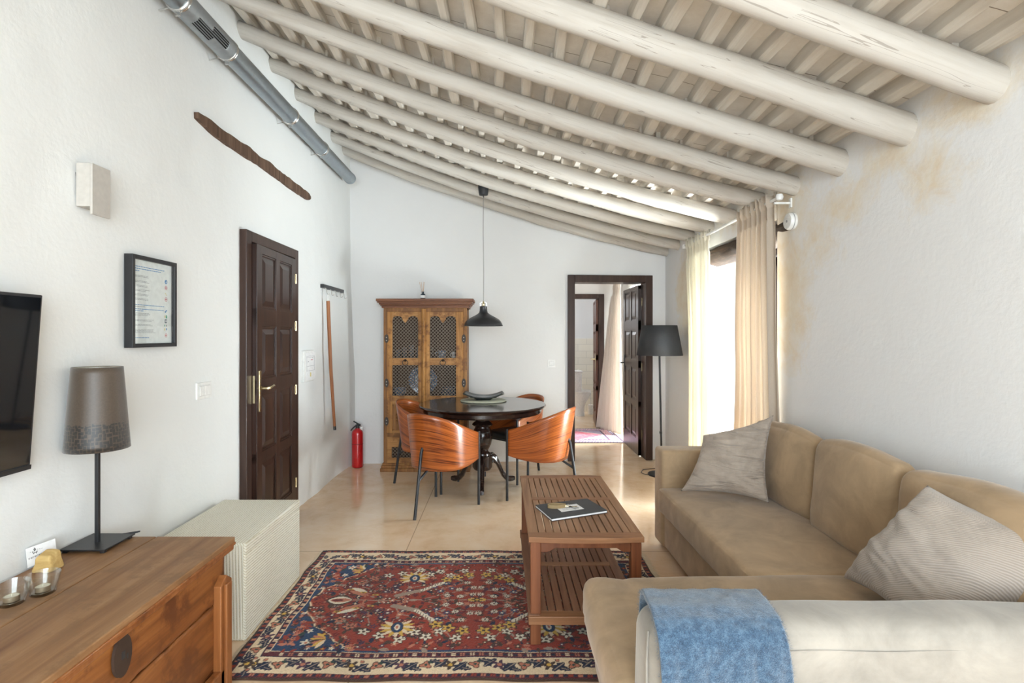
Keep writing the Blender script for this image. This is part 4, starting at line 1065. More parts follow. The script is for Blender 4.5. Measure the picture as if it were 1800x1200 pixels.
tag(obj('card', b, [M_paper, M_matt]), 'white printed card propped against the yellow stone on the chest', 'card')
# tea-light glasses
def tealight(x, y, lab, grp):
    t = thing('candle_glass', lab[0], 'candle holder', (x, y, .600), group=None)
    b = B(); z = .600
    b.lathe([(.0, 0), (.030, 0), (.033, .003), (.040, .030), (.046, .062), (.0445, .063), (.038, .030), (.030, .009), (.0, .009)], 36, (x, y, z)); obj('glass_cup', b, M_glass2, t, smooth=True)
    b = B(); b.lathe([(.0, .010), (.0195, .010), (.020, .011), (.020, .024), (.0185, .025), (.0185, .021), (.0, .021)], 28, (x, y, z)); 
    c = obj('tea_light', b, plain('candle_tin', (.55, .47, .35), .35, .8), smooth=True); tag(c, lab[1], 'candle')
    b = B(); b.lathe([(.0, .0205), (.0183, .0205), (.0183, .0235), (.004, .0225), (0, .0225)], 24, (x, y, z)); b.tube([(x, y, z+.022), (x+.001, y, z+.031)], .0008, 6); obj('wax', b, plain('ivory_wax', (.88, .82, .68), .5), c, smooth=True)
def real_glass():
    m, nt, bb = new_mat('cup_glass'); bb.inputs['Base Color'].default_value = (1, 1, 1, 1); bb.inputs['Roughness'].default_value = .02
    bb.inputs['Transmission Weight'].default_value = 1; bb.inputs['IOR'].default_value = 1.2
    t = nt.nodes.new('ShaderNodeBsdfTransparent'); mx = nt.nodes.new('ShaderNodeMixShader')
    g = nt.nodes.new('ShaderNodeBsdfGlossy'); g.inputs['Roughness'].default_value = .03; lw = nt.nodes.new('ShaderNodeLayerWeight'); lw.inputs[0].default_value = .5
    t.inputs[0].default_value = (.975, .985, .98, 1)
    L(nt, math_(nt, 'ADD', math_(nt, 'MULTIPLY', math_(nt, 'POWER', lw.outputs['Facing'], 2.5), .7), .05), mx.inputs[0])
    L(nt, t.outputs[0], mx.inputs[1]); L(nt, g.outputs[0], mx.inputs[2]); L(nt, mx.outputs[0], nt.nodes['Material Output'].inputs[0]); return m
M_glass2 = real_glass()
tealight(-1.480, 1.635, ('clear glass candle cup nearer the camera, cut by the left picture edge', 'tea light in the clear glass nearer the camera'), 'x')
tealight(-1.440, 1.700, ('clear glass candle cup beside the yellow stone', 'tea light in the clear glass beside the yellow stone'), 'x')

# ============================================================ RUG: knotted grid with painted-in pattern
def make_rug():
    X0, X1, Y0, Y1 = -1.160, .90, 2.205, 3.53
    nx, ny = 518, 331
    W, H = X1-X0, Y1-Y0
    u = (np.arange(nx+1)/nx*W)[None, :].repeat(ny+1, 0); v = (np.arange(ny+1)/ny*H)[:, None].repeat(nx+1, 1)
    c = {'red': (.24, .030, .014), 'dred': (.12, .014, .012), 'wine': (.085, .012, .018), 'navy': (.010, .014, .035), 'blue': (.014, .038, .092), 'cream': (.64, .50, .33), 'white': (.62, .55, .43),
         'yel': (.55, .33, .06), 'sal': (.42, .15, .09), 'brn': (.055, .028, .018), 'grn': (.02, .045, .035), 'gry': (.28, .21, .16), 'pur': (.06, .022, .045)}
    img = np.zeros((ny+1, nx+1, 3)); img[:] = c['dred']
    rg = np.random.RandomState(4)
    def put(mask, col): img[mask] = c[col]
    e = np.minimum(np.minimum(u, W-u)*1.42, np.minimum(v, H-v))      # distance to the rug's edge
    put(e < .012, 'brn'); put((e >= .012) & (e < .040), 'wine')
    put((e >= .040) & (e < .045), 'cream'); put((e >= .045) & (e < .048), 'navy'); put((e >= .048) & (e < .150), 'cream'); put((e >= .150) & (e < .153), 'navy')
    put((e >= .153) & (e < .192), 'wine'); put((e >= .192) & (e < .196), 'cream'); put(e >= .196, 'blue')
    def flower(x, y, r, pet, cen, n=6, ang=0., out=None):
        m = (abs(u-x) < r*1.3) & (abs(v-y) < r*1.3); dx, dy = u-x, v-y; rr = np.hypot(dx, dy); th = np.arctan2(dy, dx)+ang
        rad = r*(.72+.28*np.cos(n*th))
        if out: put(m & (rr < rad*1.0+.006), out)
        put(m & (rr < rad), pet); put(m & (rr < r*.28), cen)
    def leaf(x, y, L_, ang, col, wd=.35, jag=0.25, vein=None):
        dx, dy = u-x, v-y; a = dx*math.cos(ang)+dy*math.sin(ang); q = -dx*math.sin(ang)+dy*math.cos(ang)
        s = a/L_; m = (s > 0) & (s < 1); wv = wd*L_*np.sin(np.clip(s, 0, 1)*PI)**.7*(1-jag*np.abs(np.sin(s*PI*3.2)))
        put(m & (np.abs(q) < wv), col)
        if vein: put(m & (np.abs(q) < .0022) & (s < .85), vein)
    def line(pts, wd, col):
        for (xa, ya), (xb, yb) in zip(pts[:-1], pts[1:]):
            l2 = (xb-xa)**2+(yb-ya)**2+1e-9; tt = np.clip(((u-xa)*(xb-xa)+(v-ya)*(yb-ya))/l2, 0, 1)
            put(np.hypot(u-xa-tt*(xb-xa), v-ya-tt*(yb-ya)) < wd, col)
    def ell(x, y, a, b_, col, ang=0.):
        dx, dy = u-x, v-y; p = dx*math.cos(ang)+dy*math.sin(ang); q = -dx*math.sin(ang)+dy*math.cos(ang)
        put((p/a)**2+(q/b_)**2 < 1, col)
    # guards: small paired squares
    def guard(dist, pitch, cols_):
        for (n_, fx) in (('h0', lambda s: (s, dist)), ('h1', lambda s: (s, H-dist)), ('v0', lambda s: (dist/1.42, s)), ('v1', lambda s: (W-dist/1.42, s))):
            Ln = W if n_[0] == 'h' else H; s = dist+.02; k = 0
            while s < Ln-dist-.01:
                x, y = fx(s); cc = cols_[k % len(cols_)]
                for ox in (-.0055, .0055):
                    for oy in (-.0055, .0055): put((abs(u-x-ox) < .0042) & (abs(v-y-oy) < .0042), cc)
                put((abs(u-x-(pitch/2 if n_[0] == 'h' else 0)) < .007) & (abs(v-y-(pitch/2 if n_[0] == 'v' else 0)) < .007), 'navy')
                s += pitch; k += 1
    guard(.026, .040, ['sal', 'red']); guard(.173, .042, ['cream', 'sal'])
    # main border: winding stem with flowers, buds and dark serrated leaves
    def border(fx, Ln, tx_):
        s = .10; k = 0
        while s < Ln-.09:
            def P(a, q): return fx(s+a, .099+q)
            x, y = P(0, 0); kind = k % 4
            tdir = tx_
            if kind in (0, 2):
                flower(x, y, .036, 'brn' if kind == 0 else 'pur', 'yel' if kind == 0 else 'sal', 5, k, None)
            else:
                flower(x, y, .026, 'sal', 'grn', 3, k*1.3, 'brn'); 
                a_, b_ = P(.018, .020); ell(a_, b_, .012, .008, 'grn')
            for sg in (-1, 1):
                x2, y2 = P(.035*sg, -.018*sg); x3, y3 = P(.085*sg, .034*sg*(1 if k % 2 else -1))
                leaf(x2, y2, 1.15*math.hypot(x3-x2, y3-y2), math.atan2(y3-y2, x3-x2), 'navy', .34, .5, 'gry')
            if kind == 0:
                for sg in (-1, 1):
                    x2, y2 = P(.040*sg, .030); ell(x2, y2, .011, .011, 'brn'); ell(x2, y2, .008, .008, 'sal')
            s += .105; k += 1
    border(lambda s, q: (s, q), W, 0); border(lambda s, q: (W-s, H-q), W, 0); border(lambda s, q: (q/1.42, s), H-.05, 1); border(lambda s, q: (W-q/1.42, H-s), H-.05, 1)
    # keep the border motifs out of the guards
    put((e >= .045) & (e < .048), 'navy'); put((e >= .150) & (e < .153), 'navy')
    put((e >= .205) & (e < .2075), 'sal')
    # field: scalloped medallion outline
    cy = H/2; fld = e > .21
    cxm = W/2; U = np.abs(u-cxm); V = np.abs(v-cy)
    hw = W/2-.24; hh = H/2-.215
    q_ = np.clip(V/.452, 0, 1)
    ub = .54 + .345*np.clip(1-q_**1.6, 0, 1)**.9 - .022*np.abs(np.sin(q_*PI*3.5))
    ins = fld & (U < ub)
    for o_, cc in ((.020, 'brn'), (.014, 'cream'), (.006, 'sal')):
        put(fld & (U < ub+o_), cc)
    put(ins, 'red')
    # corner flowers on blue
    for sx_ in (-1, 1):
        for sy_ in (-1, 1):
            def Q(a, b_): return (cxm + sx_*a, cy + sy_*b_)
            for (a, b_, r, p_, q_) in ((.76, .40, .030, 'white', 'sal'), (.62, .425, .022, 'sal', 'brn'), (.78, .30, .022, 'white', 'sal'), (.70, .33, .03, 'wine', 'yel'), (.84, .40, .02, 'sal', 'navy'), (.66, .36, .018, 'pur', 'sal'), (.83, .22, .018, 'sal', 'brn'), (.74, .44, .016, 'white', 'red')):
                flower(*Q(a, b_), r, p_, q_, 6, .3)
            for k in range(7):
                a = -.8+k*.34; x, y = Q(.68, .375); leaf(x, y, .075, a*sx_*sy_ + (0 if sx_ > 0 else PI), ['yel', 'sal', 'yel', 'brn', 'sal', 'yel', 'cream'][k], .16, .1)
            for k in range(3): x, y = Q(.55+.03*k, .435-.01*k); ell(x, y, .008, .006, 'yel')
    # medallion content mirrored about the long axis and the middle
    R2 = random.Random(11)
    def both(fn):
        for sx_ in (-1, 1):
            for sy_ in (-1, 1): fn(sx_, sy_)
    def stems(sx_, sy_):
        Q = lambda a, b_: (cxm + sx_*a, cy + sy_*b_)
        line([Q(0, 0), Q(.80, 0)], .004, 'gry')
        for (p0, p1, p2) in (((.70, 0), (.55, .10), (.50, .24)), ((.45, 0), (.38, .14), (.22, .20)), ((.15, 0), (.20, .12), (.05, .22)), ((.55, .10), (.66, .16), (.60, .25)), ((.30, 0), (.10, .10), (-.0, .12)), ((.38, .14), (.40, .24), (.30, .34)), ((.20, .12), (.15, .26), (.10, .36))):
            line([Q(*p0), Q(*p1), Q(*p2)], .003, 'gry')
    both(stems)
    spots_ = []
    def clump(sx_, sy_):
        rr_ = random.Random(21)
        Q = lambda a, b_: (cxm + sx_*a, cy + sy_*b_)
        for k in range(470):
            a, b_ = rr_.uniform(.02, .88), rr_.uniform(.0, .45); r = rr_.uniform(.009, .019)
            pc = rr_.choice(['dred', 'brn', 'brn', 'navy', 'wine', 'pur', 'dred', 'sal', 'brn', 'gry']); qc = rr_.choice(['sal', 'white', 'red', 'cream'])
            x, y = Q(a, b_); iu = int(x/W*nx); iv = int(y/H*ny)
            if 0 <= iu <= nx and 0 <= iv <= ny and ins[iv, iu]:
                if rr_.random() < .5: flower(x, y, r*1.25, pc, qc, 5, rr_.random()*6)
                else: leaf(x, y, r*2.6, rr_.uniform(0, 6.28), pc, .32, .3)
    both(clump)
    def clump2(sx_, sy_):
        rr_ = random.Random(33)
        for k in range(260):
            a, b_ = rr_.uniform(.5, .89), rr_.uniform(.12, .452); x, y = cxm + sx_*a, cy + sy_*b_; iu = int(x/W*nx); iv = int(y/H*ny)
            if not (0 <= iu <= nx and 0 <= iv <= ny) or ins[iv, iu] or not fld[iv, iu] or math.sqrt(max(0, a-.5)) < .1: continue
            if abs(a-.7) < .09 and abs(b_-.36) < .06: continue
            if rr_.random() < .5: flower(x, y, rr_.uniform(.010, .018), rr_.choice(['white', 'sal', 'wine', 'navy', 'navy', 'red']), rr_.choice(['yel', 'sal', 'navy']), 5, k)
            else: leaf(x, y, rr_.uniform(.03, .05), rr_.uniform(0, 6.28), rr_.choice(['navy', 'brn', 'sal', 'grn', 'red']), .3, .3)
    both(clump2)
    def feat(sx_, sy_):
        Q = lambda a, b_: (cxm + sx_*a, cy + sy_*b_)
        base = 0 if sx_ > 0 else PI
        for (a, b_) in ((.44, .125), (.50, .10), (.37, .11), (.46, .165), (.20, .10), (.14, .13), (.24, .15), (.18, .19), (.62, .17)):
            flower(*Q(a, b_), .024, 'pur' if a > .3 else 'blue', 'white', 7, a*9)
        for (a, b_) in ((.52, .30), (.60, .26), (.66, .20), (.44, .33), (.28, .31), (.22, .35), (.34, .37), (.16, .30), (.08, .36)):
            flower(*Q(a, b_), .030, 'white' if int(a*50) % 3 else 'sal', 'brn', 5, a*7, 'brn')
        for (a, b_) in ((.02, .06), (.02, .14), (.09, .04), (.10, .12), (-.03, .0), (.06, .20), (.16, .05)):
            flower(*Q(a, b_), .026, 'brn', 'brn', 8, 0); flower(*Q(a, b_), .021, 'white', 'brn', 8, 0)
        # yellow-rayed palmette
        x, y = Q(.365, .262)
        for k in range(13):
            a = -2.3 + k*.38
            leaf(x, y, .088, (a + PI/2)*sy_ if True else a, 'yel' if k % 2 else 'cream', .13, .05)
        ell(x, y, .030, .048, 'brn'); ell(x, y, .026, .044, 'blue'); ell(x, y, .013, .026, 'white'); ell(x, y, .006, .014, 'sal')
        # yellow star flowers
        for (a, b_) in ((.12, .27), (.05, .30), (.18, .24)):
            flower(*Q(a, b_), .034, 'yel', 'brn', 5, a*11, 'brn')
        # grey bird
        pts = [Q(.43, .055), Q(.36, .085), Q(.30, .11), Q(.24, .165), Q(.20, .20)]
        line(pts[:3], .017, 'gry'); line(pts[2:], .012, 'white')
        for k in range(7): xa, ya = Q(.30-.015*k, .115+.014*k); line([(xa, ya-.012), (xa, ya+.012)], .0022, 'brn')
        # big vase-like tulip at each end
        xv, yv = Q(.74, 0); leaf(*Q(.66, 0), .14, base, 'brn', .45, .1); leaf(*Q(.665, 0), .125, base, 'white', .33, .05); leaf(*Q(.67, 0), .11, base, 'sal', .20, 0); ell(xv, yv, .03, .012, 'dred')
        for q in (.085, .05): x2, y2 = Q(.60, q); leaf(x2, y2, .11, base + sx_*sy_*.5, 'white' if q > .06 else 'sal', .16, .1)
        for (a, b_) in ((.62, .085), (.70, .12), (.55, .06)): x2, y2 = Q(a, b_); ell(x2, y2, .018, .009, 'yel'); ell(x2, y2, .010, .004, 'brn')
    both(feat)
    ell(cxm, cy, .05, .02, 'yel'); flower(cxm, cy, .03, 'brn', 'yel', 6)
    # wool: knot to knot variation and slow abrash along the warp
    img *= (1 + .22*(rg.rand(ny+1, nx+1, 1)-.5)) * (1 + .10*np.sin(u*9+np.sin(v*3)))[..., None]
    zz = .008 + .0018*(rg.rand(ny+1, nx+1)-.5) + .0015*np.sin(u*5+1)*np.sin(v*7)
    wob = .004*np.sin(v*11)+.003*np.sin(v*23); woy = .004*np.sin(u*8)+.003*np.sin(u*19)
    co = np.stack([X0+u+wob, Y0+v+woy, zz], -1).reshape(-1, 3)
    idx = np.arange((nx+1)*(ny+1)).reshape(ny+1, nx+1)
    f = np.stack([idx[:-1, :-1], idx[:-1, 1:], idx[1:, 1:], idx[1:, :-1]], -1).reshape(-1, 4)
    # rim down to the floor
    rim = np.concatenate([idx[0, :], idx[1:, -1], idx[-1, -2::-1], idx[-2:0:-1, 0]])
    nr = len(rim); cr = co[rim].copy(); cr[:, 2] = .001; base_i = len(co); co = np.concatenate([co, cr])
    k = np.arange(nr); k2 = (k+1) % nr
    fr_ = np.stack([rim[k2], rim[k], base_i+k, base_i+k2], -1)
    f = np.concatenate([f, fr_])
    me = bpy.data.meshes.new('pile'); me.from_pydata(co.tolist(), [], f.tolist()); me.update()
    ca = me.color_attributes.new('wool', 'FLOAT_COLOR', 'POINT')
    colr = np.ones((len(co), 4), dtype=np.float32); flat = np.clip(img, 0, 1).reshape(-1, 3); colr[:base_i, :3] = flat; colr[base_i:, :3] = flat[rim]
    ca.data.foreach_set('color', colr.ravel())
    m, nt, bb = new_mat('rug_wool'); at = nt.nodes.new('ShaderNodeAttribute'); at.attribute_name = 'wool'
    L(nt, at.outputs['Color'], bb.inputs['Base Color']); bb.inputs['Roughness'].default_value = .9; bb.inputs['Specular IOR Level'].default_value = .15; bb.inputs['Sheen Weight'].default_value = .15
    me.materials.append(m)
    o = bpy.data.objects.new('pile', me); C.objects.link(o)
    root = thing('persian_rug', 'red and navy Persian rug with a cream floral border under the coffee table', 'rug', ((X0+X1)/2, (Y0+Y1)/2, 0))
    me.transform(Matrix.Translation(root.location).inverted()); o.parent = root
    # fringes along both short ends
    b = B(); rr_ = random.Random(2)
    for (x, sg) in ((X0, -1), (X1, 1)):
        y = Y0+.004
        while y < Y1:
            L_ = rr_.uniform(.010, .022) if x < 0 else rr_.uniform(.018, .045); dy_ = rr_.uniform(-.012, .012)
            P = [Vector((x+sg*-.004, y, .006)), Vector((x+sg*L_*.5, y+dy_*.5, .0065)), Vector((x+sg*L_, y+dy_, .0025))]
            prev = None
            for p, w_ in zip(P, (.0022, .0018, .0008)):
                ring = b.ring([p+Vector((0, -w_, 0)), p+Vector((0, 0, w_)), p+Vector((0, w_, 0))])
                if prev: b.bridge(prev, ring, False)
                prev = ring
            y += .0058
    fo = obj('fringe', b, plain('cream_fringe', (.60, .50, .36), .9), root); fo['kind'] = 'stuff'
make_rug()

# ============================================================ COFFEE TABLE
t = thing('coffee_table', 'slatted teak coffee table with a lower shelf standing on the rug', 'coffee table', (.386, 2.97, 0))
kx0, kx1, ky0, ky1, kz = .127, .646, 2.43, 3.50, .505
def slats(b, x0, x1, y0, y1, z0, z1, n):
    w_ = (x1-x0)/n
    for k in range(n): b.box(x0+k*w_+.0028, x0+(k+1)*w_-.0028, y0, y1, z0, z1)
b = B(); th = .022; fw = .046
b.box(kx0, kx0+fw, ky0+.02, ky1-.02, kz-th, kz); b.box(kx1-fw, kx1, ky0+.02, ky1-.02, kz-th, kz)
slats(b, kx0+fw, kx1-fw, ky0+.055, 2.985, kz-th+.004, kz-.001, 12); slats(b, kx0+fw, kx1-fw, 3.03, ky1-.055, kz-th+.004, kz-.001, 12)
top = obj('top_slats', b, M_teak, t, bevel=.002)
for (yc, sg) in ((ky0, -1), (ky1, 1)):
    b = B(); P = []; n = 14
    for i in range(n+1):
        u_ = i/n; P.append((kx0-.001+(kx1-kx0+.002)*u_, yc + sg*.016*math.sin(PI*u_)))
    inn = yc - sg*.062
    b.prism(P + [(kx1+.001, inn), (kx0-.001, inn)], lambda u, v, w_: Vector((u, v, w_)), kz-th-.003, kz+.0005); obj('top_rail', b, M_teakx, t, bevel=.003)
b = B(); b.box(kx0+fw-.004, kx1-fw+.004, 2.98, 3.034, kz-th+.002, kz); obj('top_rail', b, M_teakx, t, bevel=.003)
for (x, y) in ((kx0+.008, ky0+.014), (kx1-.055, ky0+.014), (kx0+.008, ky1-.062), (kx1-.055, ky1-.062)):
    b = B(); b.box(x, x+.047, y, y+.047, .0125, kz-th-.002); obj('leg', b, M_teakz, t, bevel=.003)
for y in (ky0+.022, ky1-.045):
    b = B(); n = 20; up = kz-th-.002; P = [(kx0+.055, up), (kx0+.055, up-.052)]
    for i in range(n+1):
        u_ = i/n; x = kx0+.085 + (kx1-kx0-.17)*u_; P.append((x, up-.052 + .018*max(0, min(1, min(u_, 1-u_)*12-.2))))
    P += [(kx1-.055, up-.052), (kx1-.055, up)]
    b.prism(P, lambda u, v, w_: Vector((u, w_, v)), y, y+.02); obj('apron', b, M_teakz, t, bevel=.002)
for x in (kx0+.012, kx1-.034):
    b = B(); b.box(x, x+.022, ky0+.06, ky1-.06, kz-th-.050, kz-th-.002); obj('apron', b, M_teakz, t, bevel=.002)
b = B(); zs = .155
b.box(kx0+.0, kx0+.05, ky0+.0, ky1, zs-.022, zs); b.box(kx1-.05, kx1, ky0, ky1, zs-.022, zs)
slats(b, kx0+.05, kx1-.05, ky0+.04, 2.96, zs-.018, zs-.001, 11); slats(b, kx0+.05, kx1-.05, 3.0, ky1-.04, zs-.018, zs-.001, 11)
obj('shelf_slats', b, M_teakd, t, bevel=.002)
for (x0, x1, a, c, z0, z1) in ((kx0-.002, kx1+.002, ky0-.012, ky0+.045, zs-.040, zs-.002), (kx0-.002, kx1+.002, ky1-.045, ky1+.010, zs-.040, zs-.002), (kx0+.045, kx1-.045, 2.955, 3.005, zs-.02, zs+.001)):
    b = B(); b.box(x0, x1, a, c, z0, z1); obj('shelf_rail', b, M_teakx, t, bevel=.004)
# folder with card, strap and keys
P = [Vector((.183, 2.848, 0)), Vector((.474, 2.963, 0)), Vector((.546, 2.76, 0)), Vector((.249, 2.632, 0))]
cF = sum(P, Vector())/4; zt_ = kz+.0015
def flat(b, Q, z0, z1): b.prism([(p.x, p.y) for p in Q], lambda u, v, w_: Vector((u, v, w_)), z0, z1)
t = thing('folder', 'dark grey hardback folder lying on the coffee table', 'folder', (cF.x, cF.y, zt_))
shr = [cF + (p-cF)*.985 for p in P]
b = B(); flat(b, shr, zt_+.0015, zt_+.0105); obj('pages', b, M_paper, t)
M_cov = plain('charcoal_cover', (.045, .047, .052), .6)
b = B(); flat(b, P, zt_, zt_+.002); obj('cover', b, M_cov, t)
b = B(); flat(b, P, zt_+.010, zt_+.013); obj('cover', b, M_cov, t, bevel=.0008)
def inF(a, c): return P[3]*(1-a)*(1-c) + P[2]*a*(1-c) + P[1]*a*c + P[0]*(1-a)*c
zf = zt_+.0133
b = B(); flat(b, [inF(.27, .30), inF(.68, .30), inF(.68, .70), inF(.27, .70)], zf, zf+.0007)
b.mi = 1
for k in range(4): flat(b, [inF(.33+.0*k, .38+.04*k), inF(.33+.09, .38+.04*k), inF(.33+.09, .387+.04*k), inF(.33, .387+.04*k)], zf+.0007, zf+.0009)
tag(obj('note_card', b, [M_paper, cols[1]]), 'white card lying on the dark folder under the keys', 'card')
kc = inF(.30, .62); kc.z = zf
t = thing('key_strap', 'tan leather key strap coiled on the dark folder', 'strap', tuple(kc))
b = B(); pts = []
for k in range(30):
    a = 2*PI*k/29*1.0; pts.append((kc.x-.005 + .040*math.cos(a+.5)*(1+.25*math.cos(2*a)), kc.y + .020*math.sin(a+.5)*(1-.3*math.cos(a))))
prev = None
for i, (x, y) in enumerate(pts):
    x2, y2 = pts[(i+1) % 30] if i < 29 else pts[1]; d = Vector((x2-x, y2-y, 0)).normalized(); nn = Vector((-d.y, d.x, 0))*.0012
    p = Vector((x, y, zf+.0012)); ring = b.ring([p-nn, p+nn, p+nn+Vector((0, 0, .018)), p-nn+Vector((0, 0, .018))])
    if prev: b.bridge(prev, ring)
    prev = ring
obj('leather_loop', b, plain('tan_leather', (.30, .21, .10), .6), t, smooth=True)
b = B(); b.tube([(kc.x+.036, kc.y, zf+.008), (kc.x+.055, kc.y, zf+.006)], .004, 8); obj('snap_hook', b, M_brass, t, smooth=True)
kk = inF(.50, .52); kk.z = zf+.0025
t = thing('keys', 'small bunch of metal keys lying on the white card', 'keys', tuple(kk))
b = B(); b.tube([(kk.x-.012+.013*math.cos(2*PI*k/20), kk.y+.013*math.sin(2*PI*k/20), kk.z+.003+.006*math.sin(2*PI*k/20)) for k in range(21)], .0011, 6); obj('key_ring', b, M_steel, t, smooth=True)
for a, l in ((-.9, .045), (-.35, .048), (.3, .042)):
    b = B(); Km = Matrix.Translation((kk.x-.004, kk.y-.006, kk.z+.001)) @ Matrix.Rotation(a, 4, 'Z')
    b.box(.010, l, -.0025, .0025, 0, .002, Km); b.box(l-.012, l-.009, -.006, 0, 0, .002, Km); b.box(l-.006, l-.003, -.0055, 0, 0, .002, Km)
    b.lathe([(.0, 0), (.010, 0), (.010, .002), (0, .002)], 14, (.004, 0, 0), Km); obj('key', b, M_steel if a < 0 else M_brass, t)

# ============================================================ CORNER SOFA
t = thing('corner_sofa', 'tan velvet corner sofa along the right wall', 'sofa', (1.2, 2.5, 0))
def wrk(amp, f, sx_=1, sy_=1, sz_=1, s=0):
    return lambda p, n: n*(amp*(abs(noise.noise(Vector((p.x*f*sx_+s, p.y*f*sy_, p.z*f*sz_))))*-1 + .3))
SX = 1.80
b = B(); b.soft((1.045, 3.50, .035), (SX, 3.685, .665), .028, nse=.004, step=.08); obj('arm', b, M_velvet, t, smooth=True)
b = B(); b.soft((1.70, 1.40, .035), (SX, 3.52, .835), .035, nse=.004, step=.10); obj('back_frame', b, M_velvet, t, smooth=True)
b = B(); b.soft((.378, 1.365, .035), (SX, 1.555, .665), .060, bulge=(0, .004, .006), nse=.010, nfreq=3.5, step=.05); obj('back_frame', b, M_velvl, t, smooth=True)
# seam piping along the chaise back
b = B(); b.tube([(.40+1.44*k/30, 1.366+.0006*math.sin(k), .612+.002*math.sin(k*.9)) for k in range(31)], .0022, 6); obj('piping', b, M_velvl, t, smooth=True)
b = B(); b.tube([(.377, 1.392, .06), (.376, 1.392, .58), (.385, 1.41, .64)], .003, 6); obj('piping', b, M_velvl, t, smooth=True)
b = B(); b.soft((1.060, 2.20, .04), (1.77, 3.51, .270), .02, nse=.003, step=.12); obj('base', b, M_velvet, t, smooth=True)
b = B(); b.soft((.385, 1.50, .04), (1.77, 2.225, .250), .03, bulge=(.01, .01, 0), nse=.006, step=.10); obj('base', b, M_velvet, t, smooth=True)
def seatw(p, n):
    if n.z < .5: return n*(.004*noise.noise(p*9))
    near_arm = math.exp(-((p.y-3.30)/.28)**2)
    return n*(-.010*near_arm*abs(noise.noise(Vector((p.x*2.5+p.y*6, p.y*19-p.x*8, 1)))) + .006*noise.noise(p*2.4))
b = B(); b.soft((1.022, 2.215, .275), (1.762, 3.505, .432), .022, bulge=(.006, 0, .020), wr=seatw, step=.035); obj('seat_cushion', b, M_velvet, t, smooth=True)
def chw(p, n):
    k = .010*noise.noise(Vector((p.x*3, p.y*3, p.z*3))) 
    if n.x < -.3 or p.x < .5: k += -.012*abs(noise.noise(Vector((p.x*9+2, p.y*9+p.z*12, p.z*5))))
    return n*k
b = B(); b.soft((.338, 1.535, .235), (1.765, 2.245, .428), .055, bulge=(.02, .015, .018), wr=chw, step=.035); obj('seat_cushion', b, M_velvet, t, smooth=True)
# three back cushions, leaning on the wall-side frame
for k, (ya, yb, zt, xb) in enumerate(((2.80, 3.495, .870, 1.60), (2.19, 2.79, .885, 1.575), (1.52, 2.18, .880, 1.56))):
    b = B(); s = k*7.3
    def cw(p, n, s=s, ya=ya, yb=yb):
        q = noise.noise(Vector((p.x*4+s, p.y*4, p.z*4)))*.012
        e = min(p.y-ya, yb-p.y); q += -.012*abs(noise.noise(Vector((p.y*8, p.z*13+s, 3))))*math.exp(-max(0, e)/.10)
        return n*q
    b.soft((xb, ya+.004, .425), (1.725, yb-.004, zt), .050, bulge=(.050, .006, .012), wr=cw, step=.04)
    for v in b.bm.verts:
        f = (v.co.z-.43)/.45; v.co.x += .035*f*(1.725-v.co.x)/.16
        v.co.z += .02*math.sin(PI*max(0, min(1, (v.co.y-ya)/(yb-ya))))*f - .006
    obj('back_cushion', b, M_velvet, t, smooth=True)
for (x, y) in ((1.09, 3.62), (1.09, 2.32), (.43, 1.42), (.43, 2.15), (1.72, 1.45)):
    b = B(); b.box(x, x+.04, y, y+.04, 0, .045); obj('foot', b, M_matt, t)
# scatter pillows
b = B(); b.pillow([(1.085, 3.26, .475), (1.50, 3.02, .475), (1.60, 3.17, .945), (1.275, 3.40, .785)], .18, 60, wrk=.015, freq=7, seed=3, ridge=.022)
tag(obj('scatter_pillow', b, M_linen, smooth='all'), 'crumpled taupe linen pillow leaning in the far corner of the sofa by the arm', 'pillow')
b = B(); b.pillow([(1.335, 2.10, .470), (1.33, 1.66, .45), (1.77, 1.52, .80), (1.50, 1.90, .885)], .25, 64, wrk=.012, freq=6, seed=12, ridge=.018)
tag(obj('scatter_pillow', b, M_rib, smooth='all'), 'ribbed taupe pillow in the near corner of the sofa behind the backrest', 'pillow')
# blue throw over the chaise back
path = [(1.585, .47), (1.583, .52), (1.580, .57), (1.577, .61), (1.570, .645), (1.555, .672), (1.530, .688), (1.50, .692), (1.46, .694), (1.42, .692), (1.385, .682), (1.362, .664), (1.350, .640), (1.345, .60), (1.342, .55), (1.339, .50), (1.336, .44), (1.333, .38), (1.330, .31), (1.328, .24)]
def throw_fn(u, v):
    f = v*(len(path)-1); i = min(int(f), len(path)-2); q = f-i
    y = path[i][0]*(1-q)+path[i+1][0]*q; z = path[i][1]*(1-q)+path[i+1][1]*q
    hang = max(0, (v-.6)/.4); x = .398 + .322*u + .012*hang*(u-.5) + .006*math.sin(v*9)
    fold = .014*hang*(math.sin(u*11+1+hang*2)+.6*math.sin(u*21)) 
    top_ = .004*noise.noise(Vector((u*7, v*16, 0)))
    return Vector((x, y - abs(fold)*1.0 - .002 - abs(top_)*(hang > 0), z + top_*(hang == 0) + .002))
b = B(); b.grid(60, 110, throw_fn)
def throw_mat():
    m, nt, bb = new_mat('blue_brushed_wool')
    v = coords(nt); n = nz(nt, v, 60, 6, .75); n2 = nz(nt, v, 380, 3, .7); f = math_(nt, 'ADD', math_(nt, 'MULTIPLY', n, .55), math_(nt, 'MULTIPLY', n2, .45))
    c = ramp(nt, f, [(.38, (.016, .038, .075)), (.5, (.042, .088, .150)), (.62, (.105, .175, .255))]); L(nt, c, bb.inputs['Base Color'])
    bb.inputs['Roughness'].default_value = 1; bb.inputs['Sheen Weight'].default_value = .6; bb.inputs['Sheen Roughness'].default_value = .5; bb.inputs['Specular IOR Level'].default_value = .05
    bump(nt, bb, f, .9, .006); return m
M_throw = throw_mat()
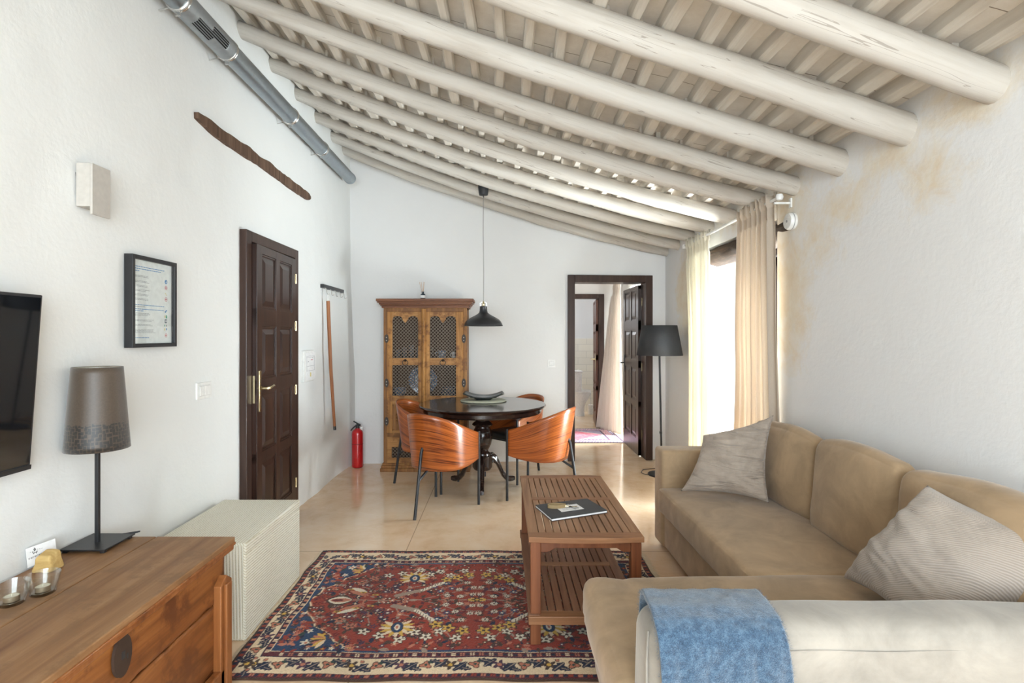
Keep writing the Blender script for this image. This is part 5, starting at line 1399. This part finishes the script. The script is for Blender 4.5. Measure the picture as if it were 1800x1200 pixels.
thr = thing('throw_blanket', 'fuzzy blue wool throw draped over the sofa backrest in the foreground', 'blanket', (.57, 1.45, .69))
obj('cloth', b, M_throw, thr, smooth='all', solid=.010, offs=0)
b = B(); rr = random.Random(9)
for k in range(5200):
    if k < 1500:
        u_, v_ = (rr.choice((0, 1)), rr.random())
    else: u_, v_ = rr.random(), rr.random()
    p = throw_fn(u_, v_); hang = v_ > .58
    nrm = Vector((0, -1, .2)) if hang else (Vector((0, 1, .2)) if v_ < .2 else Vector((0, -.2, 1)))
    if u_ == 0: nrm = nrm*.4 + Vector((-1, 0, 0))
    if u_ == 1: nrm = nrm*.4 + Vector((1, 0, 0))
    d = (nrm.normalized() + Vector((rr.uniform(-1, 1), rr.uniform(-1, 1), rr.uniform(-1, 1)))*.8).normalized()
    l = rr.uniform(.004, .010); sd = d.cross(Vector((rr.random(), rr.random(), rr.random()))).normalized()*.00028
    p0 = p+d*.003; p1 = p+d*(.004+l); q = b.ring([p0-sd, p0+sd, p1]); b._f(q)
fz = obj('fuzz', b, M_throw, thr, recalc=False); fz['kind'] = 'stuff'

# ============================================================ FLOOR LAMP
fx_, fy_ = 1.615, 5.48
t = thing('floor_lamp', 'black floor lamp with a wide drum shade beside the doorway', 'floor lamp', (fx_, fy_, 0))
b = B(); b.lathe([(.0, 0), (.138, 0), (.140, .006), (.136, .014), (.02, .020), (.012, .03)], 40, (fx_+.02, fy_, 0)); obj('base', b, M_black, t, smooth=True)
b = B(); b.tube([(fx_+.02, fy_, .02), (fx_-.005, fy_, 1.25)], .0105, 12); b.tube([(fx_+.010, fy_, .42), (fx_+.009, fy_, .44)], .014, 12); obj('pole', b, M_black, t, smooth=True)
b = B(); Tm = Matrix.Translation((fx_-.005, fy_, 0)) 
b.lathe([(.226, 1.212), (.172, 1.515)], 56, (0, 0, 0), Tm, caps=False); lsd = obj('lamp_shade', b, plain('charcoal_fabric_shade', (.030, .031, .034), .75), t, smooth=True, solid=.003)
b = B(); b.lathe([(.222, 1.214), (.169, 1.513)], 56, (0, 0, 0), Tm, caps=False); obj('lining', b, plain('white_shade_lining', (.72, .72, .7), .8), lsd, smooth=True)
b = B(); b.tube([(fx_-.175, fy_, 1.49), (fx_+.165, fy_, 1.49)], .002, 6); b.tube([(fx_-.005, fy_-.17, 1.49), (fx_-.005, fy_+.17, 1.49)], .002, 6); obj('shade_carrier', b, M_steel, t)
b = B(); b.lathe([(0, 1.25), (.016, 1.25), (.018, 1.30), (.03, 1.34), (.03, 1.37), (.015, 1.40), (0, 1.405)], 18, (0, 0, 0), Tm); obj('bulb', b, M_wht, t, smooth=True)
b = B(); b.tube([(fx_-.10, fy_-.03, .012), (fx_-.15, fy_-.0, .006), (fx_-.17, fy_+.08, .005), (fx_-.12, fy_+.2, .005), (fx_+.1, fy_+.28, .005), (1.85, 5.75, .006), (1.868, 5.80, .02), (1.868, 5.83, .06)], .0035, 8); obj('cable', b, M_matt, t, smooth=True)

# ============================================================ CURTAINS
def curtain(lab, x, top, bot, mid, z0, z1, folds, amp, mat, xd=0., xs=0., header=True, n=260, flare=1.0, seed=0):
    """top, mid, bot: spans in y"""
    root = thing('curtain', lab, 'curtain', (x, (top[0]+top[1])/2, z0))
    def fn(u, v):
        if v > .55: q = (v-.55)/.45; q = q*q*(3-2*q); a = [mid[i]*(1-q)+top[i]*q for i in (0, 1)]
        else: q = v/.55; q = q*q*(3-2*q); a = [bot[i]*(1-q)+mid[i]*q for i in (0, 1)]
        fa = u*folds*2*PI; sh = .5*nfun(u*3, v*1.2, 0, 1, seed)
        am = amp*(1 + .35*nfun(u*4, v*.9, 0, 1, seed+5))*(1-.35*v)
        y = a[0] + (a[1]-a[0])*(u + .012*math.sin(fa*2+1)) + .010*nfun(u*6, v*2, 0, 1, seed)
        xx = x + am*math.sin(fa + sh*2) + .3*am*math.sin(fa*2.3+seed) + xd*(1-v) + xs*u*(1-v)**.8
        z = z0 + (z1-z0)*v
        if header and v > .965: xx += .006*math.sin(fa*3); z += .010*math.sin(fa*1.5)*(v-.965)/.035
        if header and .925 < v < .965: xx = x + (xx-x)*.6
        return Vector((xx, y, z))
    b = B(); b.grid(n, 70, fn); obj('panel', b, mat, root, smooth='all', solid=.0012, offs=0)
    b = B(); b.grid(n, 3, lambda u, v: fn(u, .930+.032*v) + Vector((-.0022, 0, 0))); obj('heading_tape', b, mat, root, smooth='all')
    return root
curtain('sand linen curtain at the near side of the window, behind the sofa', 1.765, (3.50, 4.02), (3.53, 4.22), (3.53, 4.10), .06, 2.335, 7, .030, M_curt, .068, seed=2)
curtain('cream linen curtain at the far side of the window, beside the floor lamp', 1.775, (4.62, 5.14), (4.58, 5.06), (4.62, 5.04), .06, 2.315, 7, .028, M_curt2, 0., seed=6)
t = thing('curtain_rod', 'thin white curtain rod above the window', 'curtain rod', (1.78, 4.3, 2.28))
b = B(); b.tube([(1.775, 3.46, 2.292), (1.78, 5.2, 2.272)], .011, 14); obj('rod', b, M_wht, t, smooth=True)
for y in (3.44, 5.22):
    b = B(); b.lathe([(0, -.022), (.018, -.018), (.024, 0), (.018, .018), (0, .022)], 18, (1.775, y, 2.292 if y < 4 else 2.272)); obj('finial', b, M_wht, t, smooth=True)
for y in (3.50, 5.15):
    b = B(); b.box(1.77, 1.88, y-.006, y+.006, 2.262, 2.275); b.box(1.872, 1.882, y-.012, y+.012, 2.24, 2.30); obj('bracket', b, M_wht, t, bevel=.001)
# round white detector beside the lintel
t = thing('round_wall_sensor', 'white round sensor on the right wall above the dark lintel end', 'sensor', (1.84, 3.49, 2.13))
Rm = Matrix.Translation((1.884, 3.475, 2.145)) @ Matrix.Rotation(-PI/2, 4, 'Y')
b = B(); b.lathe([(.0, 0), (.052, 0), (.055, .01), (.055, .03), (.048, .042), (.0, .044)], 32, (0, 0, 0), Rm); obj('housing', b, M_wht, t, smooth=True, angle=35)
b = B(); b.lathe([(.056, .018), (.0565, .019), (.0565, .022), (.056, .023)], 32, (0, 0, 0), Rm, caps=False); b.lathe([(0, .044), (.008, .044), (.008, .046), (0, .046)], 12, (0, 0, 0), Rm); obj('slot_ring', b, plain('grey_plastic', (.35, .35, .35), .4), t, smooth=True)

# ============================================================ NEXT ROOM AND BATHROOM
curtain('beige curtain hanging in the next room beside its window', 1.72, (7.80, 8.16), (7.60, 8.22), (7.74, 8.16), .02, 2.18, 6, .032, M_curt3, -.02, xs=-.22, seed=9, n=200)
c_ = [o for o in C.objects if o.name.startswith('curtain')][-1]
t = thing('curtain_rod', 'white rod over the window of the next room', 'curtain rod', (1.74, 7.5, 2.2))
b = B(); b.tube([(1.73, 6.9, 2.17), (1.73, 8.24, 2.17)], .012, 12); obj('rod', b, M_wht, t, smooth=True)
b = B(); b.box(1.725, 1.88, 7.2, 7.212, 2.15, 2.16); obj('bracket', b, M_wht, t)
# pink rug in the next room
def small_rug():
    X0, X1, Y0, Y1 = .45, 1.64, 7.12, 8.18
    nx, ny = 150, 130
    W, H = X1-X0, Y1-Y0
    b = B(); cols_ = {'pink': (.55, .10, .16), 'rose': (.62, .28, .32), 'cream': (.60, .50, .48), 'blue': (.14, .12, .26), 'dk': (.10, .06, .10)}
    names = list(cols_)
    def pick(x, y):
        e = min(x, W-x, y, H-y); s = int(x*60)+int(y*60)*7
        if e < .02: return 'dk'
        if e < .07: return 'cream' if (s*7 % 5) < 2 else 'blue'
        if e < .16: return ['cream', 'blue', 'rose', 'cream', 'pink'][(s*13+int(x*30)*int(y*30)) % 5]
        if e < .18: return 'dk'
        q = abs(x-W/2)/(W/2-.18)+abs(y-H/2)/(H/2-.18)
        if q > 1.12: return 'blue' if (s*5 % 3) else 'cream'
        if q > 1.0: return 'cream'
        if q < .42: return 'rose' if (s*3 % 4) else 'blue'
        return 'pink' if (s*11 % 6) else 'cream'
    vs_ = [[b.bm.verts.new((X0+W*i/nx, Y0+H*j/ny, .008)) for j in range(ny+1)] for i in range(nx+1)]
    for i in range(nx):
        for j in range(ny):
            b.mi = names.index(pick((i+.5)/nx*W, (j+.5)/ny*H)); b._f([vs_[i][j], vs_[i+1][j], vs_[i+1][j+1], vs_[i][j+1]])
    b.mi = 4; b.box(X0, X1, Y0, Y1, .001, .0075)
    rt = thing('patterned_rug', 'pink and blue patterned rug on the floor of the next room', 'rug', ((X0+X1)/2, (Y0+Y1)/2, 0))
    obj('pile', b, [plain('rug_'+k_, v_, .9) for k_, v_ in cols_.items()], rt, recalc=False)
    b = B(); y = Y0
    for x in [X0+.012*k for k in range(int(W/.012))]:
        for (yy, sg) in ((Y0, -1), (Y1, 1)):
            b.box(x, x+.004, min(yy, yy+sg*.03), max(yy, yy+sg*.03), .001, .005)
    fo = obj('fringe', b, plain('dark_fringe', (.30, .24, .20), .9), rt); fo['kind'] = 'stuff'
small_rug()
# toilet
M_cer = plain('white_ceramic', (.82, .82, .82), .1)
tx_, ty_ = 1.36, 9.55
t = thing('toilet', 'white toilet seen through the open bathroom door', 'toilet', (tx_, ty_, 0))
b = B(); b.soft((tx_-.13, ty_-.17, .42), (tx_+.055, ty_+.17, .77), .025, step=.1); obj('cistern', b, M_cer, t, smooth=True)
b = B(); b.soft((tx_-.14, ty_-.18, .765), (tx_+.065, ty_+.18, .80), .014, step=.1); obj('cistern_lid', b, M_cer, t, smooth=True)
b = B(); prev = None
for (k, z, ox) in ((.55, 0, 0), (.52, .05, 0), (.50, .16, 0), (.62, .24, .01), (.86, .32, .02), (.98, .38, .02), (1.0, .405, .02)):
    ring = b.ring([Vector((tx_+.03+ox+(.175 if math.cos(a) > 0 else .17)*k*math.cos(a), ty_+.175*k*math.sin(a), z)) for a in [2*PI*i/28 for i in range(28)]])
    if prev: b.bridge(prev, ring)
    else: b._f(ring[::-1])
    prev = ring
b._f(prev); obj('bowl', b, M_cer, t, smooth=True)
b = B(); prev = None
for (k, z) in ((1.0, .407), (1.03, .415), (1.03, .440), (.98, .452), (.2, .458)):
    ring = b.ring([Vector((tx_+.05+.18*k*math.cos(a), ty_+.18*k*math.sin(a), z)) for a in [2*PI*i/28 for i in range(28)]])
    if prev: b.bridge(prev, ring)
    else: b._f(ring[::-1])
    prev = ring
b._f(prev); obj('seat_lid', b, M_wht, t, smooth=True)
b = B(); b.lathe([(.018, .80), (.018, .808), (0, .81)], 14, (tx_-.04, ty_, 0)); obj('flush_button', b, M_steel, t, smooth=True)
t = thing('toilet_brush', 'white toilet brush in its holder beside the bathroom door', 'toilet brush', (1.62, 9.72, 0))
b = B(); b.lathe([(.045, 0), (.048, .01), (.046, .17), (.040, .175), (.0, .176)], 24, (1.62, 9.72, 0)); obj('holder', b, M_wht, t, smooth=True)
b = B(); b.tube([(1.62, 9.72, .17), (1.62, 9.72, .40)], .008, 10); obj('handle', b, M_steel, t, smooth=True)
